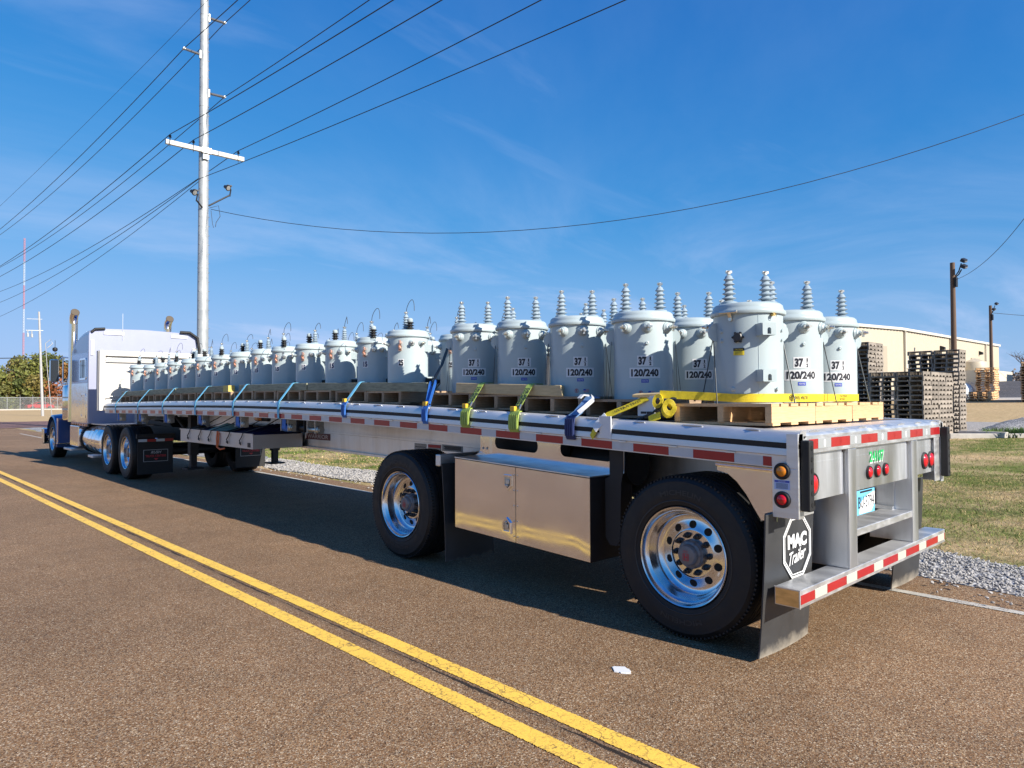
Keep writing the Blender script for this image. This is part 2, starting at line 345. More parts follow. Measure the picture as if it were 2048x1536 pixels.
def roadcracks(t, c):
    # the open construction joint between the two yellow lines, and a few transverse hairline cracks
    sp = t.nodes.new('ShaderNodeSeparateXYZ'); t.links.new(t.nodes.new('ShaderNodeTexCoord').outputs['Object'], sp.inputs[0])
    wob = math_(t, 'MULTIPLY', math_(t, 'SUBTRACT', noise(t, 3.5, 8, .75), .5), .07)
    d = math_(t, 'ABSOLUTE', math_(t, 'ADD', math_(t, 'ADD', sp.outputs[0], wob), math_(t, 'ADD', math_(t, 'MULTIPLY', sp.outputs[1], .0125), 1.405)))
    wdt = mrange(t, noise(t, 1.6, 5, .6), .42, .62, .001, .013)
    m1 = math_(t, 'LESS_THAN', d, wdt)
    c = mixc(t, mrange(t, d, 0, .05, .35, 0), c, (.06, .045, .035))
    c = mixc(t, math_(t, 'MULTIPLY', m1, .9), c, (.012, .01, .009))
    e = vor(t, .33, feat='DISTANCE_TO_EDGE'); mp = t.nodes.new('ShaderNodeMapping'); mp.inputs['Scale'].default_value = (.18, 1, 1)
    tc_ = t.nodes.new('ShaderNodeTexCoord'); t.links.new(tc_.outputs['Object'], mp.inputs[0])
    va = t.nodes.new('ShaderNodeVectorMath'); va.operation = 'ADD'; nn = t.nodes.new('ShaderNodeTexNoise'); nn.inputs['Scale'].default_value = 2.; nn.inputs['Detail'].default_value = 6
    t.links.new(tc_.outputs['Object'], nn.inputs[0]); vm = t.nodes.new('ShaderNodeVectorMath'); vm.operation = 'SCALE'; vm.inputs[3].default_value = .5
    t.links.new(nn.outputs[1], vm.inputs[0]); t.links.new(mp.outputs[0], va.inputs[0]); t.links.new(vm.outputs[0], va.inputs[1]); t.links.new(va.outputs[0], e.inputs['Vector'])
    m2 = math_(t, 'MULTIPLY', mrange(t, e.outputs['Distance'], 0, .006, 1, 0), mrange(t, noise(t, .5, 4, .5), .52, .62, 0, .3))
    return mixc(t, m2, c, (.03, .024, .02))
ASPH = aggregate('brown chip seal asphalt', STOPS, 175, lv=.18, bst=.35, cracks=roadcracks)
ASPH2 = aggregate('reddish street asphalt', [(0, (.07, .04, .035)), (.5, (.17, .09, .075)), (1, (.30, .19, .16))], 40)
LOT = aggregate('dark yard asphalt', [(0, (.03, .028, .03)), (.5, (.07, .066, .068)), (1, (.16, .15, .15))], 30)
DRIVE = aggregate('grey driveway', [(0, (.20, .18, .16)), (.5, (.32, .29, .26)), (1, (.46, .43, .39))], 30, lv=.1)
GRAV = aggregate('gravel bed', [(0, (.05, .05, .055)), (.3, (.17, .17, .175)), (.6, (.33, .32, .31)), (.85, (.5, .48, .46)), (1, (.66, .65, .63))], 42, bst=1.)
def linepaint(name, c, edge, crack):
    """thermoplastic road line: worn edges, shrinkage cracks, small chips showing the stone below"""
    m, t, b = nodes(name); b.inputs['Roughness'].default_value = .6
    tc_ = t.nodes.new('ShaderNodeTexCoord')
    nn = t.nodes.new('ShaderNodeTexNoise'); nn.inputs['Scale'].default_value = 9; nn.inputs['Detail'].default_value = 5; t.links.new(tc_.outputs['Object'], nn.inputs[0])
    sc_ = t.nodes.new('ShaderNodeVectorMath'); sc_.operation = 'SCALE'; sc_.inputs[3].default_value = .16; t.links.new(nn.outputs[1], sc_.inputs[0])
    ad = t.nodes.new('ShaderNodeVectorMath'); ad.operation = 'ADD'; t.links.new(tc_.outputs['Object'], ad.inputs[0]); t.links.new(sc_.outputs[0], ad.inputs[1])
    v = vor(t, 11, ad.outputs[0], 'DISTANCE_TO_EDGE'); k = mrange(t, v.outputs['Distance'], .012, .045, crack, 0)
    k = math_(t, 'MULTIPLY', k, mrange(t, noise(t, 5, 4, .5), .38, .6, 0, 1))
    chips = math_(t, 'MULTIPLY', mrange(t, noise(t, 60, 6, .7), .53, .62, 0, .85), mrange(t, noise(t, 1.4, 5, .65), .40, .62, .12, 1))
    k = math_(t, 'MAXIMUM', k, chips)
    col_ = mixc(t, mrange(t, noise(t, 4, 6, .6), .3, .75, 0, .3), c, tuple(x*.62 for x in c))
    t.links.new(mixc(t, k, col_, (.09, .06, .04)), b.inputs['Base Color']); bump(t, b, noise(t, 90, 4, .6), .35, .004)
    # ragged border: alpha falls off at the strip's edge (UV v across the line)
    at = t.nodes.new('ShaderNodeAttribute'); at.attribute_name = 'across'
    e = math_(t, 'ABSOLUTE', math_(t, 'SUBTRACT', at.outputs['Fac'], .5)); e = math_(t, 'ADD', e, math_(t, 'MULTIPLY', math_(t, 'SUBTRACT', noise(t, 70, 5, .7), .5), edge))
    t.links.new(math_(t, 'LESS_THAN', e, .44), b.inputs['Alpha']); return m
YLINE = linepaint('yellow road paint', (.90, .56, .085), .24, .8)
WLINE = linepaint('white road paint', (.52, .49, .43), .35, .85)
def sheet(name, xs, ys, fz, mat, kind='structure', parent=None):
    vv = [(x, y, fz(x, y)) for y in ys for x in xs]; n = len(xs)
    ff = [(j*n+i, j*n+i+1, j*n+n+i+1, j*n+n+i) for j in range(len(ys)-1) for i in range(n-1)]
    mb = MB(); mb.add(vv, ff); o = mb.build(name, mat, parent, smooth=60)
    if kind and parent is None: o['kind'] = kind
    return o
def lin(a, b, n): return [a+(b-a)*i/n for i in range(n+1)]
# terrain: one sheet to the horizon
GX = [-3000, -1500, -700, -300, -120, -50, -25, -12, -7]+lin(-3, 5, 8)+lin(6, 30, 16)+lin(32, 100, 34)+[110, 130, 150, 200, 300, 500, 900, 1800, 3500]
GY = [-3000, -1500, -600, -250, -100, -60, -40, -25, -12]+lin(-8, 60, 34)+[64, 70, 80, 95, 120, 150, 200, 280, 400, 700, 1400, 2600, 5000]
def gmat():
    m, t, b = nodes('winter lawn soil'); b.inputs['Roughness'].default_value = .95; b.inputs['Specular IOR Level'].default_value = .1
    sp = t.nodes.new('ShaderNodeSeparateXYZ'); t.links.new(t.nodes.new('ShaderNodeTexCoord').outputs['Object'], sp.inputs[0])
    straw = ramp(t, noise(t, 6, 8, .7), [(.25, (.28, .19, .10)), (.5, (.46, .33, .18)), (.75, (.60, .45, .26))])
    green = ramp(t, noise(t, 9, 8, .7), [(.25, (.045, .065, .012)), (.5, (.11, .145, .028)), (.75, (.21, .22, .06))])
    patch = mrange(t, noise(t, .55, 7, .62), .40, .60, 0, 1)
    far = mrange(t, sp.outputs[0], 19, 26, 1, .08)
    far2 = mrange(t, sp.outputs[1], 30, 60, 1, .0)
    g = math_(t, 'MULTIPLY', math_(t, 'MULTIPLY', patch, far), far2)
    t.links.new(mixc(t, g, straw, green), b.inputs['Base Color']); bump(t, b, noise(t, 30, 6, .7), .6, .03); return m
sheet('ground', GX, GY, lambda x, y: terr(x, y)-(.05 if x < 2.9 else .0), gmat())
road = sheet('road', lin(-13.5, 2.76, 16), lin(-25, 47, 24), lambda x, y: .0, ASPH)
sheet('cross_street', lin(-60, 60, 24), lin(46.5, 61.5, 5), lambda x, y: terr(x, y)+.012, ASPH2)
def strip(name, cx, wd, ys, z, mat, parent):
    vv = []; ff = []; ac = []
    for i, y in enumerate(ys):
        c = cx(y); vv += [(c-wd/2, y, z), (c+wd/2, y, z)]; ac += [0., 1.]
        if i: ff.append((2*i-2, 2*i-1, 2*i+1, 2*i))
    me = bpy.data.meshes.new(name); me.from_pydata(vv, [], ff); me.materials.append(mat)
    a = me.attributes.new('across', 'FLOAT', 'POINT'); a.data.foreach_set('value', ac)
    return link(name, me, parent)
yc = lambda y: -1.268-.0127*max(y, 0)
strip('centre_line', lambda y: yc(y)-.055, .12, lin(-20, 44, 32), .004, YLINE, road)
strip('centre_line', lambda y: yc(y)-.295, .12, lin(-20, 44, 32), .004, YLINE, road)
def wx(y):
    T = ((-20, 2.0), (0, 2.12), (8, 2.31), (14, 2.40), (20, 2.35), (32, 1.80), (40, 1.85))
    for (a, p), (b, q) in zip(T, T[1:]):
        if y <= b: return p+(q-p)*(y-a)/(b-a)
    return 1.85
strip('edge_line', wx, .10, lin(-20, 38, 40), .004, WLINE, road)
# pale spat-out patch of dried paint on the road
mb = MB(); pts = [(-.683+.042*(1+.10*sn(5*a)+.08*sn(9*a))*cs(a), .696+.055*(1+.12*cs(4*a)+.06*sn(11*a))*sn(a)) for a in [2*PI*i/28 for i in range(28)]]
mb.prism(pts, lambda a, b: (a, b, .0005), lambda a, b: (a*.97-.0205, b*.97+.021, .006))
mb.build('paint_spot', LWHITE, road)
# gravel shoulder
def gx0(y): return 2.72+.10*sn(y*.9)+.05*sn(y*2.3)+max(0, (y-3)*.035 if y < 12 else .31)
def gx1(y): return 3.44+.12*sn(y*.7+1)+.06*sn(y*1.9)+(.25 if y > -.2 else 0)*min(1, max(0, y+.2))+max(0, min(.6, (y-8)*.05))
vv = []; ff = []
for i, y in enumerate(lin(-12, 46, 116)):
    a, b = gx0(y), gx1(y); vv += [(a-.03, y, .003), (a+(b-a)*.5, y, .028), (b+.12, y, terr(b, y)+.004)]
    if i: k = 3*i; ff += [(k-3, k-2, k+1, k), (k-2, k-1, k+2, k+1)]
mb = MB(); mb.add(vv, ff); tag(mb.build('gravel_bed', GRAV, None, 60), kind='structure')
# loose stones on the bed
ICO = []
for q in range(6):
    bm = bmesh.new(); bmesh.ops.create_icosphere(bm, subdivisions=1, radius=1)
    sx, sy, sz = rnd.uniform(.8, 1.2), rnd.uniform(.6, .9), rnd.uniform(.45, .75)
    ICO.append(([(v.co.x*sx*rnd.uniform(.75, 1.2), v.co.y*sy*rnd.uniform(.75, 1.2), v.co.z*sz*rnd.uniform(.7, 1.2)) for v in bm.verts], [tuple(v.index for v in f.verts) for f in bm.faces])); bm.free()
STONE = M('crushed stone', (.33, .315, .30), .85, var=.5, vs_=13, dirt=((.62, .6, .58), 21, .55, .7, .7))
mb = MB(); ns = 0
while ns < 14000:
    y = -1.6+rnd.random()**1.5*17; a, b = gx0(y), gx1(y); u = rnd.random(); x = a-.02+(b-a+.1)*u
    if rnd.random() < .04: x = a-rnd.random()**2*.5
    r = rnd.uniform(.007, .019)*(1+.35*(y > 3)); z = .003+.025*max(0, min(1, 2*u))
    vs3, fs3 = ICO[rnd.randrange(6)]; A = rnd.uniform(0, 6.28); c_, s_ = cs(A), sn(A); tl = rnd.uniform(-.5, .5)
    mb.add([(x+r*(px*c_-py*s_), y+r*(px*s_+py*c_), z+r*.35+r*(pz+px*tl*.5)) for px, py, pz in vs3], fs3); ns += 1
me = mb.mesh('gravel', STONE, None, False); tag(link('gravel', me), 'loose grey crushed stone along the road edge', 'gravel', kind='stuff')
# lawn: blades as single thin triangles, thinning out with distance
def pn(x, y):  # patchiness, -1..1
    return (sn(x*1.1+2*sn(y*.43))+sn(y*.83+1.7*sn(x*.61))+.7*sn(x*2.7+y*1.9)+.5*sn(4.1*x-3.3*y))/3.2
GB = M('lawn blades', (.2, .2, .1), .8)
t = GB.node_tree; at = t.nodes.new('ShaderNodeAttribute'); at.attribute_name = 'tint'; t.links.new(at.outputs['Color'], t.nodes['Principled BSDF'].inputs['Base Color'])
V = []; Fc = []; T = []
def blades(n, fx, fy, hh, ww):
    for _ in range(n):
        y = fy(); x = fx(y); p = pn(x, y)+rnd.gauss(0, .42); z = terr(x, y); g = p > (-.08 if x < 14 else .45)
        a = rnd.uniform(0, 6.28); h = hh*rnd.uniform(.5, 1.3)*(1.1 if g else .7); wv = ww*rnd.uniform(.7, 1.3); dx, dy = cs(a)*wv, sn(a)*wv
        ln = h*rnd.uniform(.3, 1.5); b = rnd.uniform(0, 6.28); k = len(V); h = h*rnd.uniform(.4, 1)
        V.extend([(x-dx, y-dy, z-.004), (x+dx, y+dy, z-.004), (x+ln*cs(b), y+ln*sn(b), z+h)]); Fc.append((k, k+1, k+2))
        if g: q = rnd.uniform(.55, 1.35); c = (.135*q, .185*q, .03*q, 1)
        else: q = rnd.uniform(.6, 1.3); c = (.50*q, .36*q, .17*q, 1)
        T.extend([c, c, c])
blades(120000, lambda y: gx1(y)-.05+rnd.random()**.9*7, lambda: -2+rnd.random()**1.3*9, .034, .003)
blades(80000, lambda y: gx1(y)+rnd.random()**.8*17, lambda: -4+rnd.random()*22, .045, .006)
blades(16000, lambda y: 3.6+rnd.random()*9, lambda: 7+rnd.random()*22, .06, .014)
me = bpy.data.meshes.new('lawn'); me.from_pydata(V, [], Fc); me.materials.append(GB)
ca = me.attributes.new('tint', 'FLOAT_COLOR', 'POINT'); ca.data.foreach_set('color', [c for q in T for c in q])
tag(link('lawn', me), 'patchy green and straw lawn beside the gravel shoulder', 'grass', kind='stuff')
# yard surfaces on the right
sheet('driveway', lin(21.2, 29.0, 6), lin(-45, 45, 30), lambda x, y: terr(x, y)+.02, DRIVE)
sheet('concrete_apron', lin(46.5, 51, 3), lin(-45, 45, 20), lambda x, y: terr(x, y)+.05, CONC)
sheet('yard_pavement', lin(51, 110, 30), lin(-60, 45, 40), lambda x, y: terr(x, y)+.03, LOT)
# ------------------------------------------------------------ flatbed trailer
def plate_holes(mb, outer, holes, f0, f1):
    """flat plate with openings; outer/holes are 2-D loops"""
    bm = bmesh.new(); loops = []
    for lp in [outer]+holes:
        vs_ = [bm.verts.new((a, b, 0)) for a, b in lp]; loops.append(vs_)
        for i in range(len(vs_)): bm.edges.new((vs_[i], vs_[(i+1) % len(vs_)]))
    bmesh.ops.triangle_fill(bm, edges=bm.edges[:], use_beauty=True); bm.verts.index_update()
    v2 = [(v.co.x, v.co.y) for v in bm.verts]; tri = [tuple(v.index for v in f.verts) for f in bm.faces]; n = len(v2)
    ff = tri+[tuple(i+n for i in q[::-1]) for q in tri]
    for vs_ in loops:
        ids = [v.index for v in vs_]
        for i in range(len(ids)): a, b = ids[i], ids[(i+1) % len(ids)]; ff.append((a, b, b+n, a+n))
    bm.free(); mb.add([f0(a, b) for a, b in v2]+[f1(a, b) for a, b in v2], ff)
def rrect(x0, x1, y0, y1, r, n=5):
    p = []
    for cx, cy, a0 in ((x1-r, y1-r, 0), (x0+r, y1-r, 90), (x0+r, y0+r, 180), (x1-r, y0+r, 270)):
        for i in range(n+1): a = rad(a0+90*i/n); p.append((cx+r*cs(a), cy+r*sn(a)))
    return p
TR = thing('flatbed_trailer', 'long silver aluminium flatbed trailer carrying rows of grey transformers', 'trailer', (1.295, 7.3, 0), world=True)
ST = [(y, smoothdeck(y)) for y in [0, .25, .5, .75]+lin(1, 14.75, 34)]
prof = [(0.10, 0), (.055, .003), (.03, -.004), (.014, -.018), (.006, -.038), (.002, -.050), (-.001, -.066), (.022, -.067), (.022, -.098), (.001, -.099), (-.002, -.120), (-.003, -.136), (.012, -.142), (.014, -.212), (.06, -.214), (.06, -.05), (.10, -.03)]
for sgn in (0, 1):
    pr_ = [(2.59-x, z) if sgn else (x, z) for x, z in prof]
    mb = MB(); mb.sweep(pr_, ST); rl = mb.build('side_rail', RAILTOP, TR, 35)
    mb = MB(); g = [(.004, -.0685), (.004, -.0965), (.0215, -.0965), (.0215, -.0685)]; mb.sweep([(2.59-x, z) if sgn else (x, z) for x, z in g], ST); mb.build('rub_strip', BLACK, rl)  # black strip fills the rail groove so the slot is black
# weld beads and stake pockets along the near rail top
mb = MB()
for k in range(36):
    y = .28+k*.4; a = rnd.uniform(.04, .07)
    mb.tube([(.022, y-a, smoothdeck(y-a)-.006), (.02, y, smoothdeck(y)-.004), (.022, y+a, smoothdeck(y+a)-.006)], [.003, .006, .003], 6)
    mb.box(.0, .012, y+.1, y+.16, smoothdeck(y)-.146, smoothdeck(y)-.139)
mb.build('weld_beads', ALU, TR, 60)['kind'] = 'stuff'
for k in range(16):   # floor planks
    x0 = .104+k*.149
    mb = MB(); mb.sweep([(x0, -.004), (x0+.143, -.004), (x0+.143, -.03), (x0, -.03)], [(y, z) for y, z in ST if y >= .25] if True else ST)
    mb.build('floor_plank', WOODD if k not in (5, 10) else ALU, TR)
# conspicuity tape, near side: 0.28 m red, 0.18 m white
def tapestrip(y0, y1, mat, parent=TR, xx=.0125):
    mb = MB(); a, b = smoothdeck(y0), smoothdeck(y1)
    mb.hexa([(xx, y0, a-.205), (xx, y1, b-.205), (xx-.0025, y1, b-.205), (xx-.0025, y0, a-.205), (xx, y0, a-.152), (xx, y1, b-.152), (xx-.0025, y1, b-.152), (xx-.0025, y0, a-.152)])
    return mb.build('tape_strip', mat, parent)
for k in range(32):
    ye = .2104+.4572*k
    tapestrip(max(.16, ye-.277), ye, TAPER)
    if ye+.18 < 14.7: tapestrip(ye+.001, ye+.179, TAPEW)
# main beams
for x0 in (.70, 1.79):
    st = [(y, smoothdeck(y)) for y in [.12]+lin(.5, 10.2, 20)]
    mb = MB(); mb.sweep([(x0+.04, -.215), (x0+.06, -.215), (x0+.06, -.62), (x0+.04, -.62)], st)
    mb.sweep([(x0, -.62), (x0+.1, -.62), (x0+.1, -.645), (x0, -.645)], st); mb.sweep([(x0, -.19), (x0+.1, -.19), (x0+.1, -.215), (x0, -.215)], st)
    mb.sweep([(x0+.028, -.395), (x0+.04, -.40), (x0+.04, -.425), (x0+.028, -.42)], st)
    st = [(y, smoothdeck(y)) for y in lin(10.2, 14.7, 8)]
    n = len(st); vv = []
    mb.sweep([(x0, -.19), (x0+.1, -.19), (x0+.1, -.215), (x0, -.215)], st)
    for i, (y, z) in enumerate(st):
        dd = .62-.36*min(1, max(0, (y-10.2)/1.2)); vv += [(x0+.04, y, z-.215), (x0+.06, y, z-.215), (x0+.06, y, z-dd), (x0+.04, y, z-dd), (x0, y, z-dd), (x0+.1, y, z-dd), (x0+.1, y, z-dd-.02), (x0, y, z-dd-.02)]
    ff = []
    for i in range(n-1):
        for o, m_ in ((0, 4), (4, 4)):
            for k in range(4): ff.append((i*8+o+k, i*8+o+(k+1) % 4, i*8+8+o+(k+1) % 4, i*8+8+o+k))
    mb.add(vv, ff); mb.build('main_beam', ALUB, TR, 35)
for k in range(40):
    y = .45+k*.362; z = smoothdeck(y); mb = MB()
    mb.box(.062, 2.528, y-.006, y+.006, z-.15, z-.035); mb.box(.062, 2.528, y-.035, y+.035, z-.156, z-.15)
    mb.build('cross_member', ALUB, TR)
# beam name plate and data stickers (near beam)
def onbeam(x): return lambda a, b: (x, a, b)
zb = smoothdeck(6.9); mb = MB()
mb.box(.733, .739, 6.55, 7.95, zb-.52, zb-.435); np_ = mb.build('name_plate', M('maroon decal', (.10, .018, .02), .4), TR)
mb = MB(); mb.cur = 0
put_text(mb, 'WARRIOR', .055, lambda a, b: (.7315, 6.88-a, zb-.478+b), width=.58, bold=.012)
put_text(mb, 'ROAD', .055, lambda a, b: (.7315, 7.62-a, zb-.478+b), width=.34, bold=.012)
mb.build('lettering', M('silver print', (.5, .45, .44), .35, .5), np_)
sh = [(-.07, .06), (0, .075), (.07, .06), (.065, -.02), (0, -.085), (-.065, -.02)]
mb = MB(); mb.prism(sh, lambda a, b: (.728, 7.28-a, zb-.485+b), lambda a, b: (.734, 7.28-a*1.1, zb-.485+b*1.1)); mb.build('shield_badge', ALU, np_)
zb = smoothdeck(4.6)
for y0, y1, a, b, c in ((4.44, 4.66, -.60, -.44, M('grey sticker', (.35, .35, .35), .5, var=.3, vs_=60)), (4.18, 4.41, -.565, -.44, M('grey sticker', (0, 0, 0))), (3.82, 4.16, -.50, -.43, M('grey sticker', (0, 0, 0)))):
    mb = MB(); mb.box(.7365, .7395, y0, y1, zb+a, zb+b); s_ = mb.build('data_sticker', c, TR)
    mb = MB()
    if y0 == 4.18: mb.box(.735, .7364, y0+.005, y1-.005, zb+b-.035, zb+b-.004); mb.build('sticker_band', LRED, s_)
    else:
        for q in range(5): mb.box(.735, .7364, y0+.02, y1-.02-rnd.random()*.05, zb+a+.015+q*(b-a-.03)/5, zb+a+.022+q*(b-a-.03)/5)
        mb.build('print_lines', INK, s_)
# ------------------------------------------------------------ wheels
def wheel(parent, x, y, right=False, Rr=.508, wd=.44, hub='cap', lug=BPOLY):
    we = bpy.data.objects.new('wheel', None); col.objects.link(we); we.parent = parent; we.empty_display_size = .1
    we.location = Vector((x, y, Rr))-OFF.get(parent.name, Vector()); we.rotation_euler = (0, 0, PI if right else 0)
    key = ('w', Rr, wd, hub)
    if key not in _wm:
        AX = (-1, 0, 0); e = Rr/.508; P = [(.300, -.04), (.322, -.012), (.36, -.002), (.41, 0), (.45, -.006), (.468, -.006), (.474, -.013), (.49, -.024), (.502, -.045), (.508, -.07)]
        P = [(r*e, h) for r, h in P]; w0, w1 = .07, wd-.07; ng = 5
        for g in range(ng):
            h = w0+(w1-w0)*(g+.5)/ng; P += [(Rr, -h+.007), (Rr-.015, -h+.005), (Rr-.015, -h-.005), (Rr, -h-.007)]
        P += [(r, -wd-h) for r, h in P[9::-1]]
        mb = MB(); mb.lathe(P, 72, (0, 0, 0), AX)
        for k in range(110):   # shoulder notches
            a = 2*PI*k/110; r = Rr-.012
            for hh in (-.035, -wd+.035):
                c = Vector((-hh, cs(a)*r, sn(a)*r)); tv = Vector((0, -sn(a), cs(a))); nv = Vector((0, cs(a), sn(a)))
                mb.bar(c-tv*.006, c+tv*.006, (.03, 0, 0), nv*.012)
        ty = mb.mesh('tyre', TYRE, 30)
        P = [(.29, -.09), (.304, -.03), (.309, -.02), (.313, -.012), (.309, -.007), (.301, -.012), (.296, -.028), (.288, -.046), (.276, -.054), (.270, -.105), (.262, -.13), (.246, -.146), (.232, -.152), (.224, -.153), (.205, -.150), (.165, -.137), (.156, -.131), (.151, -.130), (.147, -.141), (.09, -.141), (.08, -.155)]
        mb = MB(); mb.lathe(P, 64, (0, 0, 0), AX); rm = mb.mesh('rim', RIM, 40)
        mb = MB(); mb.cyl(.0255, -.012, .0015, 18, (.1435, .186, 0), Vector((-.95, .30, 0)).normalized()); hh = mb.mesh('hand_hole', M('wheel opening', (.006, .006, .006), .8))  # black disc on the uncut rim, painting the dark inside a hand hole
        mb = MB(); mb.lathe([(0, -.002), (.019, -.002), (.021, .006), (.0165, .009), (.016, .026), (.009, .03), (.009, .045), (0, .045)], 8, (.141, .119, 0), AX); nu = mb.mesh('lug_nut', lug, 40)
        if hub == 'cap':
            mb = MB(); mb.lathe([(.092, -.15), (.092, -.115), (.086, -.109), (.082, -.099), (.068, -.093), (.064, -.071), (.058, -.063), (.048, -.061), (.0, -.0595)], 32, (0, 0, 0), AX)
            for k in range(6): a = 2*PI*k/6; mb.cyl(.006, 0, .008, 8, (.101, .075*cs(a), .075*sn(a)), AX)
            hb = mb.mesh('hub_cap', HUB, 35)
            mb = MB(); put_text(mb, 'H', .034, lambda a, b: (.058, -a, b-.010), bold=.03, width=.026); put_text(mb, 'HXL7', .012, lambda a, b: (.058, -a, b+.026), width=.034)
            fr = [rrect(-.022, .022, -.033, .013, .006, 3), rrect(-.019, .019, -.030, .010, .005, 3)]
            plate_holes(mb, fr[0], [fr[1]], lambda a, b: (.0578, -a, b), lambda a, b: (.0588, -a, b)); lt = mb.mesh('hub_lettering', LRED)
        else:
            mb = MB(); mb.lathe([(.09, -.11), (.09, -.06), (.08, -.045), (.05, -.04), (0, -.04)], 24, (0, 0, 0), AX); hb = mb.mesh('hub_cap', CHROME if hub == 'chrome' else HUB, 35); lt = None
        mb = MB()   # raised sidewall lettering and rings
        for st_, a0 in (('MICHELIN', 90), ('MICHELIN', 270)):
            put_text(mb, st_, .034, lambda p, q: (-.0016, -(.40+q)*cs(rad(a0)-p/.40), (.40+q)*sn(rad(a0)-p/.40)), width=.30, bold=.02, cuts=10)
        mb.lathe([(.344, -.004), (.347, .0005), (.351, .0005), (.354, -.002)], 64, (0, 0, 0), AX); sw = mb.mesh('sidewall_lettering', TYRE2)
        mb = MB(); mb.cyl(.25, -.235, -.165, 32, (0, 0, 0), AX); bk = mb.mesh('brake_drum', DARK)
        _wm[key] = (ty, rm, hh, nu, hb, lt, bk, sw if hub == 'cap' else None)
    for me in _wm[key]:
        if not me: continue
        nm = me.name.split('.')[0]; many = nm in ('hand_hole', 'lug_nut')
        for k in range(10 if many else 1):
            o = bpy.data.objects.new(nm, me); col.objects.link(o); o.parent = we
            if many: o.rotation_euler = (2*PI*(k+(.5 if nm[0] == 'h' else 0))/10, 0, 0)
    return we
_wm = {}; TYRE2 = M('scuffed rubber', (.022, .022, .023), .5)
for y in (.749, 3.849):
    wheel(TR, -.017, y); wheel(TR, 2.607, y, True)
    mb = MB(); mb.cyl(.065, .3, 2.3, 16, (0, y, .508), (1, 0, 0)); mb.build('axle', DARK, TR, 40)
    for x in (.72, 1.81):
        mb = MB(); mb.prism([(-.5, .0), (-.42, .0), (-.05, -.2), (.1, -.22), (.1, -.3), (-.1, -.28), (-.5, -.22)], lambda a, b: (x, y+a, .82+b), lambda a, b: (x+.09, y+a, .82+b))
        mb.cyl(.11, .0, .2, 16, (x+.045, y+.22, .60)); mb.build('suspension_arm', DARK, TR, 40)
# mud flaps: near rear, far rear, near front
t = FLAP.node_tree; pb = t.nodes['Principled BSDF']; old = pb.inputs['Base Color'].links[0].from_socket
sp_ = t.nodes.new('ShaderNodeSeparateXYZ'); t.links.new(t.nodes.new('ShaderNodeTexCoord').outputs['Object'], sp_.inputs[0])
dz_ = math_(t, 'ADD', sp_.outputs[2], math_(t, 'MULTIPLY', math_(t, 'SUBTRACT', noise(t, 9, 8, .7), .5), .18))
t.links.new(mixc(t, mrange(t, dz_, .01, .10, .8, 0), old, (.36, .32, .26)), pb.inputs['Base Color'])
def octa(s, k=.42): return [(s*a, s*b) for a, b in ((-k, 1), (k, 1), (1, k), (1, -k), (k, -1), (-k, -1), (-1, -k), (-1, k))]
def mudflap(x0, x1, y, z0, z1, logo=True, lean=0.):
    mb = MB(); n = 8; vv = []; ff = []
    for j in range(n+1):
        z = z0+(z1-z0)*j/n; yy = y+.03*(1-j/n)**2+lean*(1-j/n)
        for i in range(7): q = i/6; vv.append((x0+(x1-x0)*q, yy+.018*(2*q-1)**2*(1-j/n), z))
    m_ = len(vv); vv += [(a, b+.009, c) for a, b, c in vv]
    for j in range(n):
        for i in range(6): a = j*7+i; ff += [(a, a+1, a+8, a+7), (m_+a, m_+a+7, m_+a+8, m_+a+1)]
    for i in range(6): ff += [(i, m_+i, m_+i+1, i+1), (n*7+i, n*7+i+1, m_+n*7+i+1, m_+n*7+i)]
    for j in range(n): a = j*7; ff += [(a, a+7, m_+a+7, m_+a), (a+6, m_+a+6, m_+a+13, a+13)]
    mb.add(vv, ff); fl = mb.build('mud_flap', FLAP, TR, 50)
    if logo:
        cx, cz = (x0+x1)/2+logo, z1-.225; f = lambda a, b: (cx+a*1.0, y-.0025+lean*(z1-cz-b)/(z1-z0), cz+b)
        mb = MB()
        for s0, s1 in ((.182, .171), (.164, .158)): plate_holes(mb, octa(s0), [octa(s1)], f, lambda a, b: (f(a, b)[0], f(a, b)[1]+.002, f(a, b)[2]))
        put_text(mb, 'MAC', .085, f, bold=.06, width=.25, cy=.035); put_text(mb, 'Trailer', .075, lambda a, b: f(a, b+.12*a), shear=.45, width=.22, cy=-.055, bold=.012)
        mb.build('emblem', LWHITE, fl)
    return fl
mudflap(-.055, .56, .165, .03, .84, .075); mudflap(2.03, 2.645, .165, .03, .84, .0)
mudflap(.0, .56, 3.2, .08, .93, .12, lean=-.10); mudflap(2.03, 2.6, 3.2, .08, .93, 0)
for a_, b_ in ((-.005, .62), (2.0, 2.59)): mb = MB(); mb.box(a_, b_, 3.225, 3.29, .905, 1.01); mb.build('flap_bracket', ALU, TR, None, .008)
mb = MB(); mb.box(.42, .60, 2.06, 3.1, .70, 1.18); mb.cyl(.15, 1.45, 2.0, 20, (.5, 0, 1.0), (0, 1, 0)); mb.build('suspension_box', DARK, TR, 40)
mb = MB(); mb.box(.0, .06, .17, .20, .76, .84); mb.box(.55, .60, .17, .2, .80, .95); mb.box(2.0, 2.05, .17, .2, .80, .95); mb.build('flap_hanger', BLACK, TR)
